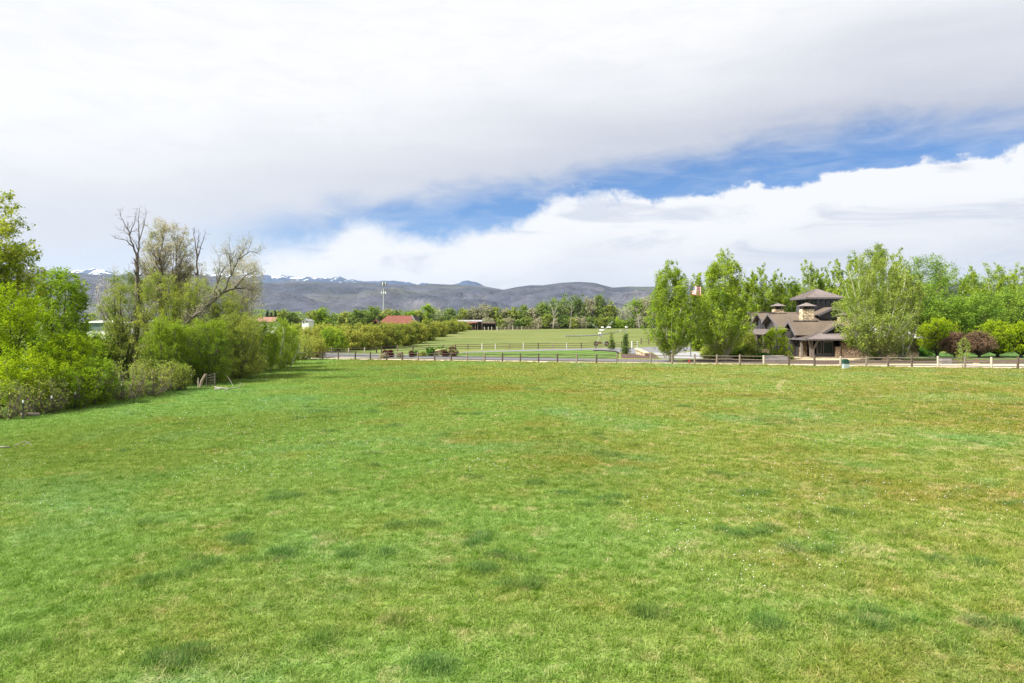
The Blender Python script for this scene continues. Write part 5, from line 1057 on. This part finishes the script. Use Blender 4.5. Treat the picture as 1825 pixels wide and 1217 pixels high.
# red roofed barn
r, bx, bz = bld('barn', 'dark barn with a broad red roof behind the olive hedge', 'barn', 710, 236, 590)
mk('wall', BARNW, r, lambda m: m.box(bx(680), bx(738), .6, 9.4, -.2, bz(577.5)))
mk('roof', REDR, r, lambda m: (m.slab([(bx(674), -1.2, bz(577.5)), (bx(742.5), -1.2, bz(577.5)), (bx(733), 5, bz(562)), (bx(686), 5, bz(562))], .25), m.slab([(bx(742.5), 11.2, bz(577.5)), (bx(674), 11.2, bz(577.5)), (bx(686), 5.01, bz(562)), (bx(733), 5.01, bz(562))], .25)))
mk('gable', BARNW, r, lambda m: m.prism([(bx(732), .2, bz(578)), (bx(744.5), .2, bz(577.5)), (bx(734), 3, bz(563))], (1.2, 6, 0)))
mk('barge_board', GREYR, r, lambda m: m.beam((bx(733.5), -.6, bz(561.9)), (bx(745), -.9, bz(577.4)), .25, .3))
r, bx, bz = bld('shed', 'small dark gabled shed left of the red roofed barn', 'shed', 667, 228, 590)
mk('gable', BARNW, r, lambda m: m.prism([(bx(663), 0, -.2), (bx(674), 0, -.2), (bx(674), 0, bz(575.5)), (bx(669.5), 0, bz(569.5)), (bx(663), 0, bz(576))], (0, 6, 0)))
mk('roof', REDR, r, lambda m: (m.slab([(bx(661), -.6, bz(576.5)), (bx(669.5), -.6, bz(569.0)), (bx(668), 6.6, bz(569.0)), (bx(659), 6.6, bz(576.5))], .2), m.slab([(bx(669.55), -.6, bz(569.0)), (bx(675.5), -.6, bz(576)), (bx(674), 6.6, bz(576)), (bx(668.05), 6.6, bz(569.0))], .2)))
# cell tower
r, bx, bz = bld('cell_tower', 'tall pale cell tower mast behind the red roofed barn', 'cell tower', 683.6, 330, 590); MASTM = rough_mat('pale_mast', (.38, .41, .43), (.46, .49, .50), 1, .5)
mk('mast', MASTM, r, lambda m: m.tube([(0, 0, -.2), (0, 0, bz(560)), (0, 0, bz(507))], [.42, .34, .2], 10))
for k_, (py, rad, n_, hh) in enumerate(((505.5, 1.15, 9, 1.6), (521.5, .95, 4, .95))):
    pl = mk('antenna_ring', GALV, r, lambda m: [m.tube([(0, 0, bz(py)), (rad * math.cos(a), rad * math.sin(a), bz(py))], .07, 5) for a in np.arange(n_) * 6.283 / n_ + .2])
    for a in np.arange(n_) * 6.283 / n_ + .2:
        cx_, cy_ = rad * math.cos(a), rad * math.sin(a); mk('antenna', WHITEW if (n_ == 4 or int(a * 10) % 2) else STEEL, pl, lambda m: m.box(cx_ - .2, cx_ + .2, cy_ - .2, cy_ + .2, bz(py) - hh / 2, bz(py) + hh / 2))
# open shed group
r, bx, bz = bld('barn', 'long low dark barn with pale roof at the end of the hedge', 'barn', 836, 345, 588)
mk('wall', BROWNW, r, lambda m: m.box(bx(815), bx(857), 3, 12, -.3, bz(572.2)))
mk('roof', GREYR, r, lambda m: (m.slab([(bx(813), 1.8, bz(572.6)), (bx(859), 1.8, bz(572.6)), (bx(859), 7.5, bz(570)), (bx(815), 7.5, bz(570))], .3), m.slab([(bx(859), 13.2, bz(572.6)), (bx(813), 13.2, bz(572.6)), (bx(815), 7.51, bz(570)), (bx(859), 7.51, bz(570))], .3)))
mk('lean_to_roof', REDR, r, lambda m: m.slab([(bx(829), -3.2, bz(576.6)), (bx(851), -3.2, bz(574.6)), (bx(853), 2.9, bz(573)), (bx(837), 2.9, bz(573))], .25))
mk('lean_to_roof', REDR, r, lambda m: m.slab([(bx(814), .2, bz(576)), (bx(823), .2, bz(576)), (bx(825), 2.95, bz(573.4)), (bx(818), 2.95, bz(573.4))], .25))
mk('opening', BARNW, r, lambda m: (m.box(bx(833), bx(839), 2.9, 2.98, .3, bz(578)), m.box(bx(843.5), bx(851), 2.9, 2.98, .3, bz(578)), m.box(bx(854), bx(856), 2.9, 2.98, .3, bz(578))))
for px in (838, 841, 847.5, 851.5): mk('post', PM['g'], r, lambda m: m.tube([(bx(px), -2.6, -.2), (bx(px), -2.6, bz(575.6))], .16, 6))
r, bx, bz = bld('open_shed', 'dark open fronted shed right of the long low barn', 'shed', 871, 342, 588)
mk('wall', BROWNW, r, lambda m: (m.box(bx(859), bx(883), 6, 6.3, -.3, bz(575.4)), m.box(bx(859), bx(859.7), .5, 6, -.3, bz(575.6)), m.box(bx(882.6), bx(883.3), .5, 6, -.3, bz(575.6)), m.box(bx(859.7), bx(882.6), .5, .8, bz(578.2), bz(575.6))))
mk('roof', BROWNW, r, lambda m: m.slab([(bx(858), -.4, bz(575.5)), (bx(884), -.4, bz(575.5)), (bx(884), 6.8, bz(574.6)), (bx(858), 6.8, bz(574.6))], .3))
mk('stall_panel', BARNW, r, lambda m: m.box(bx(859.8), bx(882.5), .9, 1.1, -.2, bz(583)))
for px in (863.5, 870.5, 876.5): mk('post', PM['c'], r, lambda m: m.tube([(bx(px), -.3, -.2), (bx(px), -.3, bz(582))], .2, 6))
# white house
r, bx, bz = bld('white_house', 'small white gabled house beyond the hedge row', 'house', 543.5, 300, 590)
mk('wall', WHITEW, r, lambda m: m.prism([(bx(538), 0, -.3), (bx(550), 0, -.3), (bx(550), 0, bz(572)), (bx(544), 0, bz(568.3)), (bx(538), 0, bz(572))], (0, 8, 0)))
mk('roof', GREYR, r, lambda m: (m.slab([(bx(537), -.4, bz(572.6)), (bx(544), -.4, bz(568)), (bx(544), 8.4, bz(568)), (bx(537), 8.4, bz(572.6))], .2), m.slab([(bx(544.05), -.4, bz(568)), (bx(551), -.4, bz(572.6)), (bx(551), 8.4, bz(572.6)), (bx(544.05), 8.4, bz(568))], .2)))
for px in (540.8, 547): mk('window', DARKW, r, lambda m: m.box(bx(px) - .26, bx(px) + .26, -.05, -.004, bz(575.2), bz(572.8)))
r, bx, bz = bld('brick_roof_house', 'long low roof of brick red tiles behind the aspen saplings', 'house', 472, 270, 590)
mk('wall', WHITEW, r, lambda m: m.box(bx(455), bx(488), 1, 9, -.3, bz(573)))
TILER = rough_mat('brick_red_tiles', (.19, .10, .07), (.25, .135, .10), .6, .8)
mk('roof', TILER, r, lambda m: (m.slab([(bx(452), 0, bz(573.4)), (bx(490), 0, bz(573.4)), (bx(488), 5, bz(564.6)), (bx(455), 5, bz(564.6))], .25), m.slab([(bx(490), 10, bz(573.4)), (bx(452), 10, bz(573.4)), (bx(455), 5.01, bz(564.6)), (bx(488), 5.01, bz(564.6))], .25)))
TEAL = rough_mat('teal_grey_sheeting', (.10, .15, .14), (.14, .19, .18), 1, .6)
r, bx, bz = bld('storage_shed', 'teal grey shed with a curved white roof beyond the thicket', 'shed', 173, 150, 600)
mk('wall', TEAL, r, lambda m: m.box(bx(156), bx(194.5), 0, 6, bz(588.5), bz(575)))
mk('base', WHITEW, r, lambda m: m.box(bx(155), bx(195), .1, 6, -.3, bz(588.6)))
mk('door', DARKW, r, lambda m: m.box(bx(151.5), bx(155.8), -.1, .3, bz(589), bz(575.5)))
mk('roof', WHITEW, r, lambda m: m.prism([(bx(150), -.3, bz(575.2)), (bx(196), -.3, bz(575.2)), (bx(190), -.3, bz(573)), (bx(177), -.3, bz(571.2)), (bx(163), -.3, bz(572)), (bx(152), -.3, bz(574.4))], (0, 6.8, 0)))
r, bx, bz = bld('white_building', 'low white building glimpsed behind the bare dead tree', 'building', 240, 170, 600)
mk('wall', WHITEW, r, lambda m: m.box(bx(228), bx(256), 0, 6, -.3, bz(575)))
mk('roof', WHITEW, r, lambda m: m.slab([(bx(226), -.5, bz(574.5)), (bx(258), -.5, bz(574.5)), (bx(256), 6, bz(571)), (bx(228), 6, bz(571))], .3))
mk('window', DARKW, r, lambda m: m.box(bx(232), bx(254), -.06, -.004, bz(577.5), bz(575.6)))
r, bx, bz = bld('grey_building', 'blue-grey building corner behind the trees at the right edge', 'building', 1866, 124, 620)
mk('wall', TEAL, r, lambda m: m.box(bx(1858), bx(1905), 0, 6, -.3, bz(549)))
mk('roof', WHITEW, r, lambda m: m.box(bx(1855), bx(1908), -.4, 6.4, bz(548.9), bz(546.6)))
# white things along the far side of the paddock
for k_, (px, py, wd, ht, lab) in enumerate([(1074.5, 583.8, 1.3, .7, 'white trailer parked at the far paddock edge, left one'), (1086, 583.6, 2.0, .7, 'wide white trailer at the far paddock edge, middle one'), (1117, 583.4, 1.1, .8, 'white trailer at the far paddock edge, right one')]):
    x, y = at(px, 360); z = g1(x, y); r = thing('trailer', lab, 'trailer', (x, y, z), 'white trailers at the far paddock edge')
    mk('body', WHITEW, r, lambda m: m.prism([(-wd / 2, 0, .5), (wd / 2, 0, .5), (wd / 2, 0, ht * .85), (wd / 2 - .4, 0, ht + .5), (-wd / 2 + .2, 0, ht + .5), (-wd / 2, 0, ht * .9)], (0, 2, 0)))
    for s_ in (-1, 1): mk('wheel', TYRE, r, lambda m: m.tube([(s_ * wd * .28, -.12, .28), (s_ * wd * .28, .1, .28)], .28, 10))
